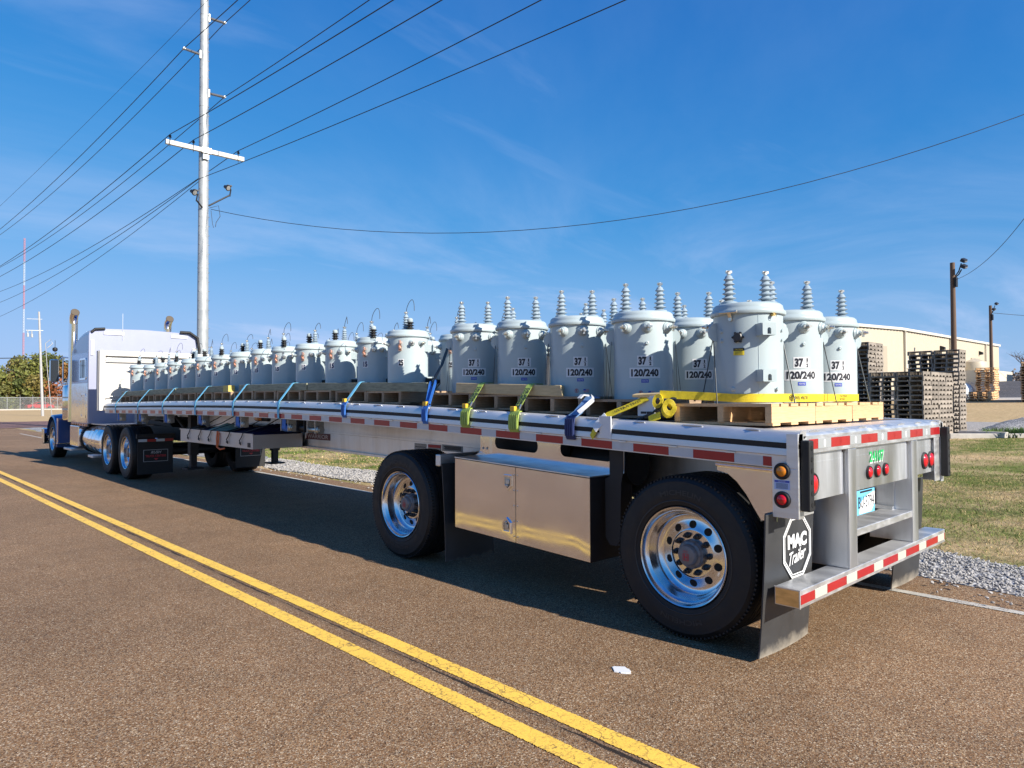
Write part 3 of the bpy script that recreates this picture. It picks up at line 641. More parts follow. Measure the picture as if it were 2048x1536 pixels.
# ------------------------------------------------------------ tool box
def bz(y, z): return z+.036*(y-2.26)
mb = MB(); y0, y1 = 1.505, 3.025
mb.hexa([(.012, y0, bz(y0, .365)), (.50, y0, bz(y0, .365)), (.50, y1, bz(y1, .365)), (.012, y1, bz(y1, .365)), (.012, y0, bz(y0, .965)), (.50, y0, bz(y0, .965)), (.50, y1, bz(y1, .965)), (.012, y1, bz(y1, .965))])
tb = mb.build('tool_box', DARK, TR, None, .006)  # whole body coloured near-black, ends included; doors and lid laid over it
mb = MB(); mb.hexa([(.004, y0-.004, bz(y0, .967)), (.50, y0-.004, bz(y0, .967)), (.50, y1+.004, bz(y1, .967)), (.004, y1+.004, bz(y1, .967)), (.004, y0-.004, bz(y0, .975)), (.50, y0-.004, bz(y0, .975)), (.50, y1+.004, bz(y1, .975)), (.004, y1+.004, bz(y1, .975))])
mb.build('box_lid', ALUB, tb)
for a, b in ((y0, 2.262), (2.268, y1)):
    mb = MB(); n = 14; vv = []; ff = []
    for j in range(7):
        for i in range(n+1):
            y = a+(b-a)*i/n; q = j/6; e = min(1, 9*(i/n)*(1-i/n)); vv.append((.008-.005*e*(4*q*(1-q)), y, bz(y, .372+.588*q)))
    for j in range(6):
        for i in range(n): k = j*(n+1)+i; ff.append((k, k+1, k+n+2, k+n+1))
    mb.add(vv, ff); d_ = mb.build('box_door', POL, tb, 60)
    mb = MB()
    for q in range(5): mb.lathe([(.006, 0), (.005, .003), (0, .004)], 8, (.007, (2.246 if a == y0 else 2.284), bz(2.26, .42+q*.12)), (-1, 0, 0))
    mb.build('rivets', STEEL, d_)
for zc, fl in ((.84, 1), (.49, -1)):
    yc_ = 2.345 if fl > 0 else 2.36; pts = [(-.045, .055*fl), (.045, .055*fl), (.045, -.03*fl), (.0, -.068*fl), (-.045, -.03*fl)]
    mb = MB(); plate_holes(mb, pts, [[(a*.72, b*.72) for a, b in pts]], lambda a, b: (-.008, yc_-a, bz(2.3, zc)+b), lambda a, b: (.006, yc_-a*1.06, bz(2.3, zc)+b*1.06)); lt_ = mb.build('latch', CHROME, tb)
    mb = MB(); mb.prism([(a*.72, b*.72) for a, b in pts], lambda a, b: (.002, yc_-a, bz(2.3, zc)+b), lambda a, b: (.004, yc_-a, bz(2.3, zc)+b)); mb.build('latch_recess', STEEL, lt_)
    mb = MB(); mb.box(-.010, .002, yc_-.022, yc_+.022, bz(2.3, zc)-.018, bz(2.3, zc)+.018); mb.cyl(.012, 0, .016, 10, (-.0, yc_, bz(2.3, zc-.03*fl)), (-1, 0, 0)); mb.build('paddle', STEEL, lt_, 40, .003)
# hanger plate with two slots above the box, flared lower corners
out_ = [(1.40, 1.195), (2.96, 1.245), (2.96, 1.10), (3.0, 1.03), (3.07, .992), (1.44, .938), (1.40, .96)]
def slot(a, b, c, d): return [(y, z+.032*(y-2.2)) for y, z in rrect(a, b, c, d, .05)]
mb = MB(); plate_holes(mb, out_, [slot(2.27, 2.79, 1.055, 1.168), slot(1.50, 2.02, 1.055, 1.175)], lambda a, b: (.262, a, b), lambda a, b: (.27, a, b))
mb.box(.245, .262, 2.845, 2.965, 1.03, 1.24); mb.build('hanger_plate', POL, TR)
mb = MB()
for y, z in ((2.88, 1.18), (2.93, 1.18), (2.88, 1.07), (2.93, 1.07), (1.43, 1.11)): mb.cyl(.011, 0, .01, 6, (.247, y, z), (-1, 0, 0))
mb.build('bolts', STEEL, TR)
mb = MB(); mb.prism([(.155, 1.085), (.53, 1.10), (.53, 1.06), (.46, 1.045), (.40, 1.0), (.34, .93), (.29, .85), (.25, .79), (.155, .79)], lambda a, b: (.055, a, b), lambda a, b: (.062, a, b)); mb.tube([(.05, .16, 1.085), (.05, .53, 1.098)], .016, 8); mb.build('quarter_panel', POL, TR)
# black splash skirt between box and rear wheel
mb = MB(); mb.prism([(1.28, 1.14), (1.40, 1.14), (1.40, .95), (1.44, .93), (1.44, .52), (1.40, .47), (1.34, .47), (1.31, .52), (1.30, .9), (1.28, 1.0)], lambda a, b: (.10, a, b), lambda a, b: (.105, a, b)); mb.build('splash_skirt', BLACK, TR)
# ------------------------------------------------------------ rear frame
z0 = 1.31
for sx in (0, 1):
    X = (lambda x: 2.59-x) if sx else (lambda x: x)
    def bx(mb, x0, x1, *a): mb.box(min(X(x0), X(x1)), max(X(x0), X(x1)), *a)
    mb = MB(); bx(mb, -.004, .004, 0, .15, .828, 1.105); bx(mb, -.004, .004, 0, .066, 1.105, z0-.012); bx(mb, .004, .062, 0, .006, .828, z0-.012); bx(mb, .004, .2, .006, .012, .84, 1.18)
    cp = mb.build('corner_post', ALU, TR, None, .002)
    mb = MB(); bx(mb, .016, .075, -.055, -.001, .872, 1.262); db = mb.build('dock_bumper', BLACK, TR, None, .008)
    mb = MB()
    for q in range(6): mb.cyl(.014, 0, .002, 12, (X(.045), -.055, .91+q*.062), (0, -1, 0))
    mb.build('bumper_holes', M('hole black', (.002, .002, .002), .9), db)
    if not sx:
        for zc, mt in ((1.088, AMBL), (.93, REDL)):
            mb = MB(); mb.lathe([(.047, 0), (.047, .006), (.041, .012), (.031, .012), (.03, .004)], 28, (-.004, .092, zc), (-1, 0, 0)); g = mb.build('marker_light', BLACK, cp, 40)
            mb = MB(); mb.lathe([(.031, .004), (.03, .012), (.02, .02), (0, .023)], 24, (-.004, .092, zc), (-1, 0, 0)); mb.build('lens', mt, g, 50)
        mb = MB(); mb.box(-.0065, -.004, .048, .137, .985, 1.038); st_ = mb.build('notice_sticker', M('pale blue sticker', (.42, .52, .78), .45), cp)
        mb = MB(); mb.box(-.0075, -.0065, .05, .135, 1.026, 1.036); mb.build('notice_band', BLUEL, st_)
        mb = MB(); put_text(mb, 'NOTICE', .007, lambda a, b: (-.0078, .0925-a, 1.031+b), width=.04); mb.build('lettering', LWHITE, st_)
        mb = MB()
        for q in range(6): mb.box(-.0072, -.0066, .058, .127, .992+q*.0052, .994+q*.0052)
        mb.build('fine_print', INK, st_)
# rear header with tape, sloped cap
mb = MB(); mb.prism([(0, 1.182), (0, 1.285), (.012, 1.298), (.05, 1.313), (.24, 1.320), (.24, 1.30), (.03, 1.28), (.03, 1.182)], lambda a, b: (.064, a, b), lambda a, b: (2.526, a, b)); hd = mb.build('rear_header', ALU, TR, None, .003)
mb = MB()
for k in range(7): x = .25+k*.36; mb.tube([(x-.06, .02, 1.306), (x, .022, 1.309), (x+.07, .02, 1.306)], [.003, .006, .003], 6)
mb.tube([(.06, .004, 1.30), (.06, .004, 1.18)], .005, 6); mb.tube([(2.53, .004, 1.30), (2.53, .004, 1.18)], .005, 6); mb.build('weld_beads', ALU, TR, 60)['kind'] = 'stuff'
x = .135; k = 0
while x < 2.5:
    wd_ = .28 if k % 2 == 0 else .18
    a = x; b = min(x+wd_, 2.5)
    if k == 0: a, b = .135, .25; wd_ = .115
    mb = MB(); mb.box(a+.001, b-.001, -.0025, 0, 1.206, 1.262); ts = mb.build('tape_strip', TAPER if k % 2 == 0 else M('silver reflective tape', (.40, .42, .43), .35, .3), TR)
    mb = MB(); c = (a+b)/2
    pts = [(.016*cs(rad(90+60*i)), .024*sn(rad(90+60*i))) for i in range(6)]
    if k and b-a > .1: plate_holes(mb, pts, [[(p*.75, q*.75) for p, q in pts]], lambda p, q: (c+p, -.0030, 1.234+q), lambda p, q: (c+p, -.0025, 1.234+q)); mb.box(c-.006, c+.006, -.0030, -.0025, 1.226, 1.242); mb.build('tape_mark', LWHITE if k % 2 else TAPER, ts)
    x = b; k += 1
# recessed panels and lamps
for a, b, y, za in ((.22, .66, .03, .905), (.83, 1.82, .03, .905), (1.965, 2.42, .03, .915)):
    mb = MB(); mb.box(a, b, y, y+.012, za, 1.182); mb.box(a, b, y+.012, y+.1, za, za+.01); mb.tube([(b, y, za), (b, y, 1.16)], .006, 6)
    mb.box(a, b, y-.0012, y, 1.122, 1.125); mb.build('rear_panel', ALUB, TR)
def lamp(x, z, r, y=.03):
    mb = MB(); mb.lathe([(r*1.25, 0), (r*1.25, .008), (r*1.12, .016), (r*.98, .012)], 28, (x, y, z), (0, -1, 0)); g = mb.build('tail_lamp', BLACK, TR, 40)
    mb = MB(); mb.lathe([(r, .008), (r*.92, .016), (r*.6, .022), (0, .025)], 24, (x, y, z), (0, -1, 0)); mb.build('lens', REDL, g, 50)
lamp(.235, 1.0, .055)
for x in (1.09, 1.235, 1.385): lamp(x, 1.005, .036)
for x in (2.215, 2.36): lamp(x, 1.012, .052)
mb = MB(); put_text(mb, '24107', .075, lambda a, b: (1.235+a, .0258, 1.105+b), width=.26, bold=.03)
nn = mb.build('unit_number', M('green print', (.02, .42, .12), .4), TR)
mb = MB(); put_text(mb, '24107', .075, lambda a, b: (1.243+a, .0278, 1.096+b), width=.26, bold=.04); mb.build('number_highlight', LWHITE, nn)
# bumper posts, step, bumper
for a, b in ((.69, .81), (1.845, 1.965)):
    mb = MB(); mb.box(a, b, 0, .012, .4445, 1.18); s = a if a < 1 else b-.012; mb.box(a+.0, a+.012, .012, .30, .4445, 1.18); mb.box(b-.012, b, .012, .30, .4445, 1.18); mb.box(a, b, .30, .312, .55, 1.18)
    mb.build('bumper_post', ALUB, TR, None, .002)
mb = MB(); mb.box(.812, 1.843, .005, .20, .625, .672); mb.build('step', ALU, TR, None, .004)
mb = MB(); mb.box(.70, 1.95, .32, .33, .47, 1.17); mb.build('apron_plate', ALUB, TR)
mb = MB(); mb.box(-.005, 2.595, 0, .145, .342, .4425); bp = mb.build('rear_bumper', ALU, TR, None, .004)
mb = MB(); mb.box(-.0062, -.005, .006, .139, .348, .437); mb.build('end_cap', M('tarnished aluminium', (.62, .47, .27), .3, 1, var=.25, vs_=8, bs=3, bst=.1, stretch=(1, 1, 4)), bp)
mb = MB(); mb.tube([(-.006, .0, .342), (-.006, -.001, .4425), (-.006, .145, .4425)], .004, 5); mb.build('weld_beads', ALU, bp)
x = .0; k = 0
while x < 2.59:
    wd_ = (.18, .165, .28, .165)[k % 4] if k == 0 else (.165 if k % 2 else .28); b = min(2.59, x+wd_)
    mb = MB(); mb.box(x+.004, b-.001, -.0025, 0, .364, .414); ts = mb.build('tape_strip', TAPER if k % 2 == 0 else M('cream reflective tape', (.50, .48, .40), .35, var=.06), bp); x = b; k += 1
# licence plate
mb = MB(); mb.box(.87, 1.17, .022, .026, .745, .90); lp = mb.build('licence_plate', M('plate blue', (.16, .55, .80), .35, coat=.3), TR, None, .003)
mb = MB(); mb.prism([(.90, .752), (1.10, .752), (1.165, .80), (1.165, .88), (1.02, .86), (.92, .82)], lambda a, b: (a, .0205, b), lambda a, b: (a, .0219, b)); mb.build('plate_panel', LWHITE, lp)
mb = MB(); put_text(mb, 'BU-3794', .075, lambda a, b: (1.02+a, .0198, .825+b), width=.265, bold=.0); mb.box(.92, 1.12, .0195, .0204, .884, .896); mb.build('plate_lettering', INK, lp)
# ------------------------------------------------------------ winches under the near rail, with blue webbing wound on
wy_ = (13.74, 12.30, 10.83, 9.22, 7.78, 6.36, 5.68)
for i, y in enumerate(wy_):
    z = smoothdeck(y); mb = MB()
    mb.box(.02, .13, y-.10, y-.09, z-.36, z-.214); mb.box(.02, .13, y+.09, y+.10, z-.36, z-.214)
    mb.cyl(.045, .10, .135, 16, (.075, y, z-.32), (0, -1, 0)); mb.cyl(.028, -.12, .15, 12, (.075, y, z-.32), (0, -1, 0)); wn = mb.build('strap_winch', STEEL, TR, 40)
    if i < 6:
        mb = MB(); mb.cyl(.05, -.07, .07, 18, (.08, y+.03, z-.32), (0, -1, 0)); mb.box(.026, .032, y-.02, y+.075, z-.33, z-.20); mb.build('wound_webbing', WEBD, wn, 40)
# extra pair of winches without webbing
for y in (5.95,):
    z = smoothdeck(y); mb = MB(); mb.box(.02, .13, y-.10, y-.09, z-.36, z-.214); mb.box(.02, .13, y+.09, y+.10, z-.36, z-.214); mb.cyl(.03, -.12, .12, 12, (.075, y, z-.31), (0, -1, 0)); mb.build('strap_winch', DARK, TR, 40)
# ------------------------------------------------------------ hanging dunnage tray
y0, y1, za, zb_ = 7.23, 10.02, .86, 1.055
mb = MB(); mb.box(.0, .012, y0, y1, za, zb_); mb.box(-.012, .0, y0-.01, y1+.01, zb_-.012, zb_+.006); mb.box(.012, .69, y0, y0+.012, za, zb_-.01); mb.box(.012, .69, y1-.012, y1, za, zb_); mb.box(.012, .69, y0+.012, y1-.012, za, za+.01)
tray = mb.build('dunnage_tray', M('dull tray aluminium', (.52, .50, .48), .45, .8, var=.1, vs_=4, rv=.1), TR)
mb = MB(); mb.box(-.004, -.0, y0+.08, y0+.17, za+.02, za+.08); mb.build('tray_reflector', DARK, tray)
mb = MB(); vv = []; ff = []; nx, ny = 9, 60
for j in range(ny+1):
    for i in range(nx+1):
        q = j/ny; h = .10*math.exp(-((q-.22)/.16)**2)+.09*math.exp(-((q-.68)/.2)**2)+.012*sn(j*1.9)+.01*rnd.random()
        vv.append((.02+.62*i/nx, y0+.03+(y1-y0-.06)*q, za+.14+h*(1.4*(i/nx)**.6)+.02*(j % 2)))
for j in range(ny):
    for i in range(nx): k = j*(nx+1)+i; ff.append((k, k+1, k+nx+2, k+nx+1))
mb.add(vv, ff); mb.build('folded_tarp', M('navy tarp', (.012, .014, .06), .5, var=.3), tray, 40)
mb = MB(); mb.add([(.01, 8.9, 1.06), (.01, 8.15, 1.075), (.3, 8.3, 1.12), (.25, 8.75, 1.17)], [(0, 1, 2, 3)]); mb.build('tarp_flap', M('green tarp', (.2, .28, .22), .6), tray)
mb = MB()
for y in (7.6, 8.05, 8.75, 9.15, 9.62):
    mb.tube([(-.012, y, za+.06), (-.018, y+.03, za+.1), (-.014, y-.02, za+.14), (-.014, y-.08, zb_+.01), (.2, y-.3, 1.16), (.3, y-.5, 1.26)], .007, 6)
    mb.tube([(-.016, y-.02, za+.045), (-.026, y, za+.06), (-.016, y+.025, za+.075)], .009, 6)
mb.build('bungee_cord', BLACK, tray, 60)
mb = MB(); mb.tube([(-.012, 8.42, zb_+.01), (-.02, 8.43, za+.1), (-.02, 8.42, za-.02), (-.02, 8.3, za-.05), (-.02, 8.15, za-.03)], .013, 7); mb.tube([(-.012, 8.36, zb_+.005), (-.02, 8.37, za+.05), (-.02, 8.4, za-.02)], .01, 6); mb.build('orange_strap', M('orange webbing', (.55, .12, .03), .6), tray, 60)
# side marker lamp
mb = MB(); mb.box(.24, .30, 7.35, 7.75, 1.215, 1.285); g = mb.build('marker_housing', BLACK, TR, None, .015)
mb = MB(); mb.box(.232, .24, 7.52, 7.74, 1.225, 1.275); mb.build('lens', AMBL, g)
# landing gear
for x in (.55, 2.04):
    mb = MB(); mb.box(x-.07, x+.07, 11.0, 11.14, .55, 1.25); mb.box(x-.05, x+.05, 11.02, 11.12, .33, .55); mb.box(x-.14, x+.14, 10.93, 11.2, .30, .33); mb.build('landing_leg', DARK, TR)
    mb = MB(); mb.tube([(x, 11.05, .8), (x+.1, 12.3, 1.2)], .03, 8); mb.build('leg_brace', DARK, TR)
mb = MB(); mb.tube([(.55, 11.07, .75), (2.04, 11.07, .75)], .03, 8); mb.build('leg_cross_shaft', DARK, TR)
mb = MB(); mb.box(.9, 1.7, 13.2, 14.4, 1.12, 1.24); mb.build('king_pin_plate', DARK, TR)
# front bulkhead: white board with deep aluminium frame
HB = .0
mb = MB(); mb.box(-.03, 2.62, 14.93, 14.98, 1.34, 2.55); bh = mb.build('bulkhead', CABW, TR)
mb = MB()
mb.box(-.08, .03, 14.80, 15.06, 1.30, 2.57); mb.box(2.56, 2.67, 14.80, 15.06, 1.30, 2.57); mb.box(.03, 2.56, 14.86, 15.06, 2.46, 2.57); mb.box(.03, 2.56, 14.86, 14.92, 1.40, 1.50); mb.build('bulkhead_frame', M('off white frame', (.66, .63, .58), .5, var=.06), bh, None, .01)
mb = MB()
for z in (2.36, 2.41): mb.tube([(.06, 14.86, z), (2.53, 14.86, z)], .012, 7)
for z in (1.53, 1.60): mb.tube([(.06, 14.84, z), (.9, 14.84, z)], .012, 7)
mb.build('tie_bar', STEEL, bh, 60)
mb = MB(); mb.box(-.095, -.081, 14.87, 14.99, 1.31, 2.56); mb.build('frame_channel', M('grey channel', (.36, .35, .34), .5, .3), bh)
# ------------------------------------------------------------ skid pallets under the transformers
ORD = ['rearmost', 'second', 'third', 'fourth', 'fifth', 'sixth', 'seventh', 'eighth', 'ninth', 'tenth', 'eleventh', 'twelfth', 'thirteenth', 'fourteenth', 'fifteenth', 'sixteenth', 'seventeenth', 'eighteenth', 'nineteenth']
ROWN = ['near', 'middle', 'far']
def box_me(name, sx, sy, sz, mat):
    mb = MB(); mb.box(-sx/2, sx/2, -sy/2, sy/2, 0, sz); return mb.mesh(name, mat)
PM = {}
def pallet(x, y, z, sx, sy, mat, label, group):
    t_ = thing('pallet', label, 'pallet', (x, y, z), 0, group); k = (sx, sy, mat.name)
    if k not in PM:
        PM[k] = (box_me('stringer', sx-.004, .04, .096, mat), box_me('top_board', sx*.165, sy, .018, mat), box_me('bottom_board', sx*.16, sy, .016, mat))
    s_, t2, b_ = PM[k]
    for q in (-.5, 0, .5): link('stringer', s_, t_, loc=(0, q*(sy-.042), .0165))
    for i in range(5): link('top_board', t2, t_, loc=(sx*(-.41+.205*i)+rnd.uniform(-.006, .006), rnd.uniform(-.006, .006), .113))
    for i in range(3): link('bottom_board', b_, t_, loc=(sx*(-.4+.4*i), 0, 0))
    return t_
PH = .131
# ------------------------------------------------------------ transformer parts
def cp(a, z, r): a = rad(a); return (r*sn(a), -r*cs(a), z)
def cpatch(mb, r, a0, a1, z0, z1, n=10):
    vv = []; ff = []
    for i in range(n+1):
        a = a0+(a1-a0)*i/n; vv += [cp(a, z0, r), cp(a, z1, r)]
        if i: k = 2*i; ff.append((k-2, k, k+1, k-1))
    mb.add(vv, ff)
def ctext(mb, st, h, r, ac, zc, width, bold=.0, dx=0, dz=0, cuts=8): put_text(mb, st, h, lambda a, b: cp(ac+math.degrees((a+dx)/r), zc+dz+b, r), bold=bold, width=width, cuts=cuts)
def bush_prof(h, rs, n):
    P = [(rs*1.12, 0), (rs*1.12, .022), (rs*.72, .03)]; z = .03; st = (h-.07)/n
    for i in range(n):
        e = rs*(1.0-.26*i/(n-1)); P += [(rs*.52*(1-.15*i/n), z+st*.18), (e*.8, z+st*.42), (e, z+st*.5), (e*.96, z+st*.62), (rs*.62*(1-.15*i/n), z+st*.82)]; z += st
    P += [(rs*.5, z+.004), (rs*.36, z+.012), (rs*.2, z+.016), (0, z+.016)]; return P, z+.016
def bushing(parent, x, y, z, h, rs, n=5):
    P, zt = bush_prof(h, rs, n); mb = MB(); mb.lathe(P, 22, (x, y, z)); b = mb.build('bushing', PORC, parent, 45)
    mb = MB(); mb.cyl(.008, zt-.002, zt+.03, 8, (x, y, z)); mb.cyl(.014, zt+.004, zt+.012, 6, (x, y, z)); mb.box(x-.02, x+.02, y-.008, y+.008, z+zt+.012, z+zt+.028); mb.cyl(.006, -.026, .026, 6, (x, y, z+zt+.022), (.3, 1, .1)); mb.build('terminal_clamp', TIN, b, 40)
def lvterm(parent, a, z, r, s=1.):
    ax = cp(a, 0, 1); o = cp(a, z, r-.004)
    mb = MB(); mb.lathe([(.042*s, 0), (.042*s, .01), (.033*s, .018), (.031*s, .026), (.022*s, .032), (.02*s, .044), (0, .044)], 18, o, ax); t_ = mb.build('low_voltage_terminal', PAINT, parent, 40)
    mb = MB(); e = Vector(o); d = Vector(ax); side = Vector((d.y, -d.x, 0)); c = e+d*.06*s
    mb.cyl(.009*s, .04, .095*s, 8, o, ax); mb.bar(c-side*.028*s, c+side*.028*s, (0, 0, .014*s), d*.016*s); mb.bar(c+Vector((0, 0, -.03*s)), c+Vector((0, 0, .02*s)), side*.014*s, d*.014*s); mb.cyl(.013*s, .07*s, .08*s, 6, o, ax); mb.build('stud_clamp', TIN, t_, 40)
def lid(parent, r, h, nm='lid'):
    mb = MB(); mb.lathe([(r*.99, h-.022), (r*1.075, h-.02), (r*1.095, h-.008), (r*1.085, h+.004), (r*1.03, h+.014), (r*1.015, h+.026), (r*1.0, h+.04), (r*.94, h+.052), (r*.6, h+.062), (0, h+.066)], 56); return mb.build(nm, PAINT, parent, 50)
def tankbody(parent, r, h):
    mb = MB(); mb.lathe([(0, .004), (r*.965, .004), (r*.965, 0), (r, 0), (r, .008), (r, h*.5), (r, h-.02), (0, h-.02)], 56); return mb.build('tank', PAINT, parent, 50)
def earplate(parent, a, z, r, s=.06):
    d = Vector(cp(a, 0, 1)); pts = [(0, .06), (.03, .055), (.055, .03), (.062, 0), (.055, -.03), (.03, -.055), (0, -.06)]
    sd = Vector((d.y, -d.x, 0))*.006; f = lambda sg: (lambda p, q: tuple(d*(r-.004+p*s/.06)+sd*sg+Vector((0, 0, z+q*s/.06))))
    mb = MB(); mb.prism(pts, f(-1), f(1)); mb.build('lifting_ear', PAINT, parent)
def hanger(parent, a, z0, z1, r, dep=.075, wd=.085):
    d = Vector(cp(a, 0, 1)); sd = Vector((d.y, -d.x, 0))*-1; mb = MB()
    for sg in (-1, 1): c = d*(r+dep/2-.006)+sd*sg*wd/2; mb.bar(c+Vector((0, 0, z0)), c+Vector((0, 0, z1)), sd*.007, d*(dep+.012))
    o = rrect(-wd/2, wd/2, z0, z1, .006, 2); zc = z0+.016
    sl = [(-.012, z0+.006), (.012, z0+.006)]+[(.012*cs(rad(q)), z0+.034+.012*sn(rad(q))) for q in range(0, 181, 30)]
    plate_holes(mb, o, [sl], lambda p, q: tuple(d*(r+dep)+sd*p+Vector((0, 0, q))), lambda p, q: tuple(d*(r+dep+.006)+sd*p+Vector((0, 0, q)))); mb.build('hanger_bracket', PAINT, parent)
def boss(parent, a, z, r, rr=.011, ln=.016, mat=PAINT, name='boss'):
    mb = MB(); mb.lathe([(rr*1.5, 0), (rr*1.4, .004), (rr, .006), (rr, ln), (rr*.5, ln+.001), (0, ln-.003)], 12, cp(a, z, r-.003), cp(a, 0, 1)); mb.build(name, mat, parent, 40)
def band(parent, p, q, wd=.016, mat=BAND):
    mb = MB(); d = Vector(q)-Vector(p); wv = d.cross(Vector((p[0], p[1], 0))).normalized()*wd; mb.ribbon([p, q], wv, .0025); mb.build('steel_band', mat, parent)
def ratings37(root, r):
    for (a0, a1, z0, z1, nm) in ((-14.5, 15.5, .236, .312, 'rating_label'), (-30, 30, .152, .226, 'voltage_label')):
        mb = MB(); cpatch(mb, r+.0012, a0, a1, z0, z1, 12); lb = mb.build(nm, LWHITE, root); mb = MB()
        if nm[0] == 'r':
            ctext(mb, '37', .060, r+.0024, -4.5, .274, .058, .055); ctext(mb, '1', .026, r+.0024, 10, .292, .010, .05, cuts=0); ctext(mb, '2', .026, r+.0024, 10, .255, .016, .05, cuts=2); cpatch(mb, r+.0024, 6.5, 13.5, .2725, .275, 3)
        else: ctext(mb, '120/240', .054, r+.0024, 0, .189, .20, .045, cuts=16)
        mb.build('numerals', INK, lb)
    mb = MB(); cpatch(mb, r+.0012, -7, 7, .118, .142, 5); lb = mb.build('small_label', BLUEL, root)
    mb = MB(); ctext(mb, 'NON PCB', .010, r+.002, 0, .130, .042, .01, cuts=3); mb.build('lettering', LWHITE, lb)
    mb = MB(); rr = [(.015*cs(q*PI/8), .017*sn(q*PI/8)) for q in range(16)]
    plate_holes(mb, rr, [[(p*.8, q*.8) for p, q in rr]], lambda p, q: cp(-8+math.degrees(p/r), .045+q, r+.0014), lambda p, q: cp(-8+math.degrees(p/r), .045+q, r+.0008)); ctext(mb, 'E', .018, r+.0014, -8, .046, .012, .03, cuts=0); mb.build('round_mark', LRED, root)
    mb = MB(); cpatch(mb, r+.0012, 6, 18, .034, .058, 5); fl = mb.build('flag_sticker', LWHITE, root)
    mb = MB()
    for q in range(4): cpatch(mb, r+.0018, 6, 18, .034+q*.0065, .0372+q*.0065, 5)
    mb.build('flag_stripes', LRED, fl); mb = MB(); cpatch(mb, r+.0022, 6, 11, .046, .058, 3); mb.build('flag_corner', BLUEL, fl)
def make37():
    r, h = .216, .585; root = thing('transformer', '', 'transformer', (0, 0, 0), 0, 'transformers loaded on the trailer')
    tankbody(root, r, h); lid(root, r, h)
    for x in (-.125, .125): bushing(root, x, 0, h+.05, .225, .047, 5)
    for a in (-36, 5, 48): lvterm(root, a, .515, r)
    boss(root, 4, .40, r)
    earplate(root, 92, .46, r); earplate(root, -92, .46, r)
    hanger(root, 180, .42, .495, r); hanger(root, 180, .135, .21, r)
    mb = MB(); mb.lathe([(.026, 0), (.03, .006), (.03, .02), (.024, .026), (0, .026)], 8, cp(140, .415, r-.002), cp(140, 0, 1))
    for q in range(6): aa = q*PI/3; mb.cyl(.008, .004, .022, 6, tuple(Vector(cp(140, .415+.03*sn(aa), r-.002))+Vector((cs(rad(140)), sn(rad(140)), 0))*.03*cs(aa)), cp(140, 0, 1))
    mb.build('tap_knob', BPOLY, root, 30)
    mb = MB(); cpatch(mb, r+.0012, 131.5, 149.5, .303, .330, 6); cl = mb.build('caution_label', YEL, root)
    mb = MB(); cpatch(mb, r+.0012, 131.5, 149.5, .3302, .348, 6); cb = mb.build('caution_band', INK, cl)
    mb = MB(); ctext(mb, 'CAUTION', .009, r+.002, 140.5, .339, .05, .01, cuts=3)
    mb.build('caution_lettering', YEL, cl); mb = MB()
    for q in range(3): cpatch(mb, r+.002, 134, 147, .308+q*.007, .3105+q*.007, 4)
    mb.build('fine_print', INK, cl)
    for a in (108, 222):
        for z in (.40, .46): boss(root, a, z, r, .010, .014, PAINT)
    boss(root, 130, .09, r, .012, .012); boss(root, 205, .09, r, .012, .02)
    mb = MB(); mb.tube([cp(172, .0, r), cp(172, h-.03, r)], .0022, 5); mb.build('weld_seam', PAINT, root)
    mb = MB(); o = Vector(cp(128, h-.01, r+.03)); d = Vector(cp(128, 0, 1)); sd = Vector((d.y, -d.x, 0)); mb.tube([o-sd*.055, o, o+sd*.065], .009, 7); mb.cyl(.012, 0, .02, 6, tuple(o-d*.03+Vector((0, 0, -.045))), tuple(d)); mb.bar(o, o+Vector((0, 0, -.04))-d*.02, sd*.02, d*.01); mb.build('lid_clamp', TIN, root, 40)
    mb = MB(); o = Vector(cp(196, h-.03, r-.002)); d = Vector(cp(196, 0, 1)); mb.cyl(.011, 0, .03, 8, tuple(o), tuple(d)); mb.tube([o+d*.03+Vector((.012*cs(q), .012*cs(q)*0, .014*sn(q)-.006)) for q in [i*PI/5 for i in range(11)]], .0016, 5); mb.build('relief_valve', M('brass', (.6, .42, .15), .35, .9), root, 40)
    for sg in (-1, 1):
        for q in (-.16, .12): band(root, (sg*(r+.018), .0, .43), (sg*(r+.045), q, -.035), .012)
    ratings37(root, r); return root
def arrester(root, x, y, z, s=1.):
    P = [(.026*s, 0), (.026*s, .008)]; zz = .008
    for i in range(4): P += [(.022*s, zz+.004*s), (.042*s, zz+.013*s), (.042*s, zz+.016*s), (.024*s, zz+.026*s)]; zz += .028*s
    P += [(.022*s, zz), (0, zz)]; mb = MB(); mb.lathe(P, 18, (x, y, z)); ar = mb.build('arrester', BPOLY, root, 40)
    mb = MB(); mb.lathe([(.026*s, zz-.006), (.03*s, zz+.002), (.03*s, zz+.024*s), (.018*s, zz+.036*s), (0, zz+.038*s)], 16, (x, y, z)); mb.build('arrester_cap', PAINT, ar, 40)
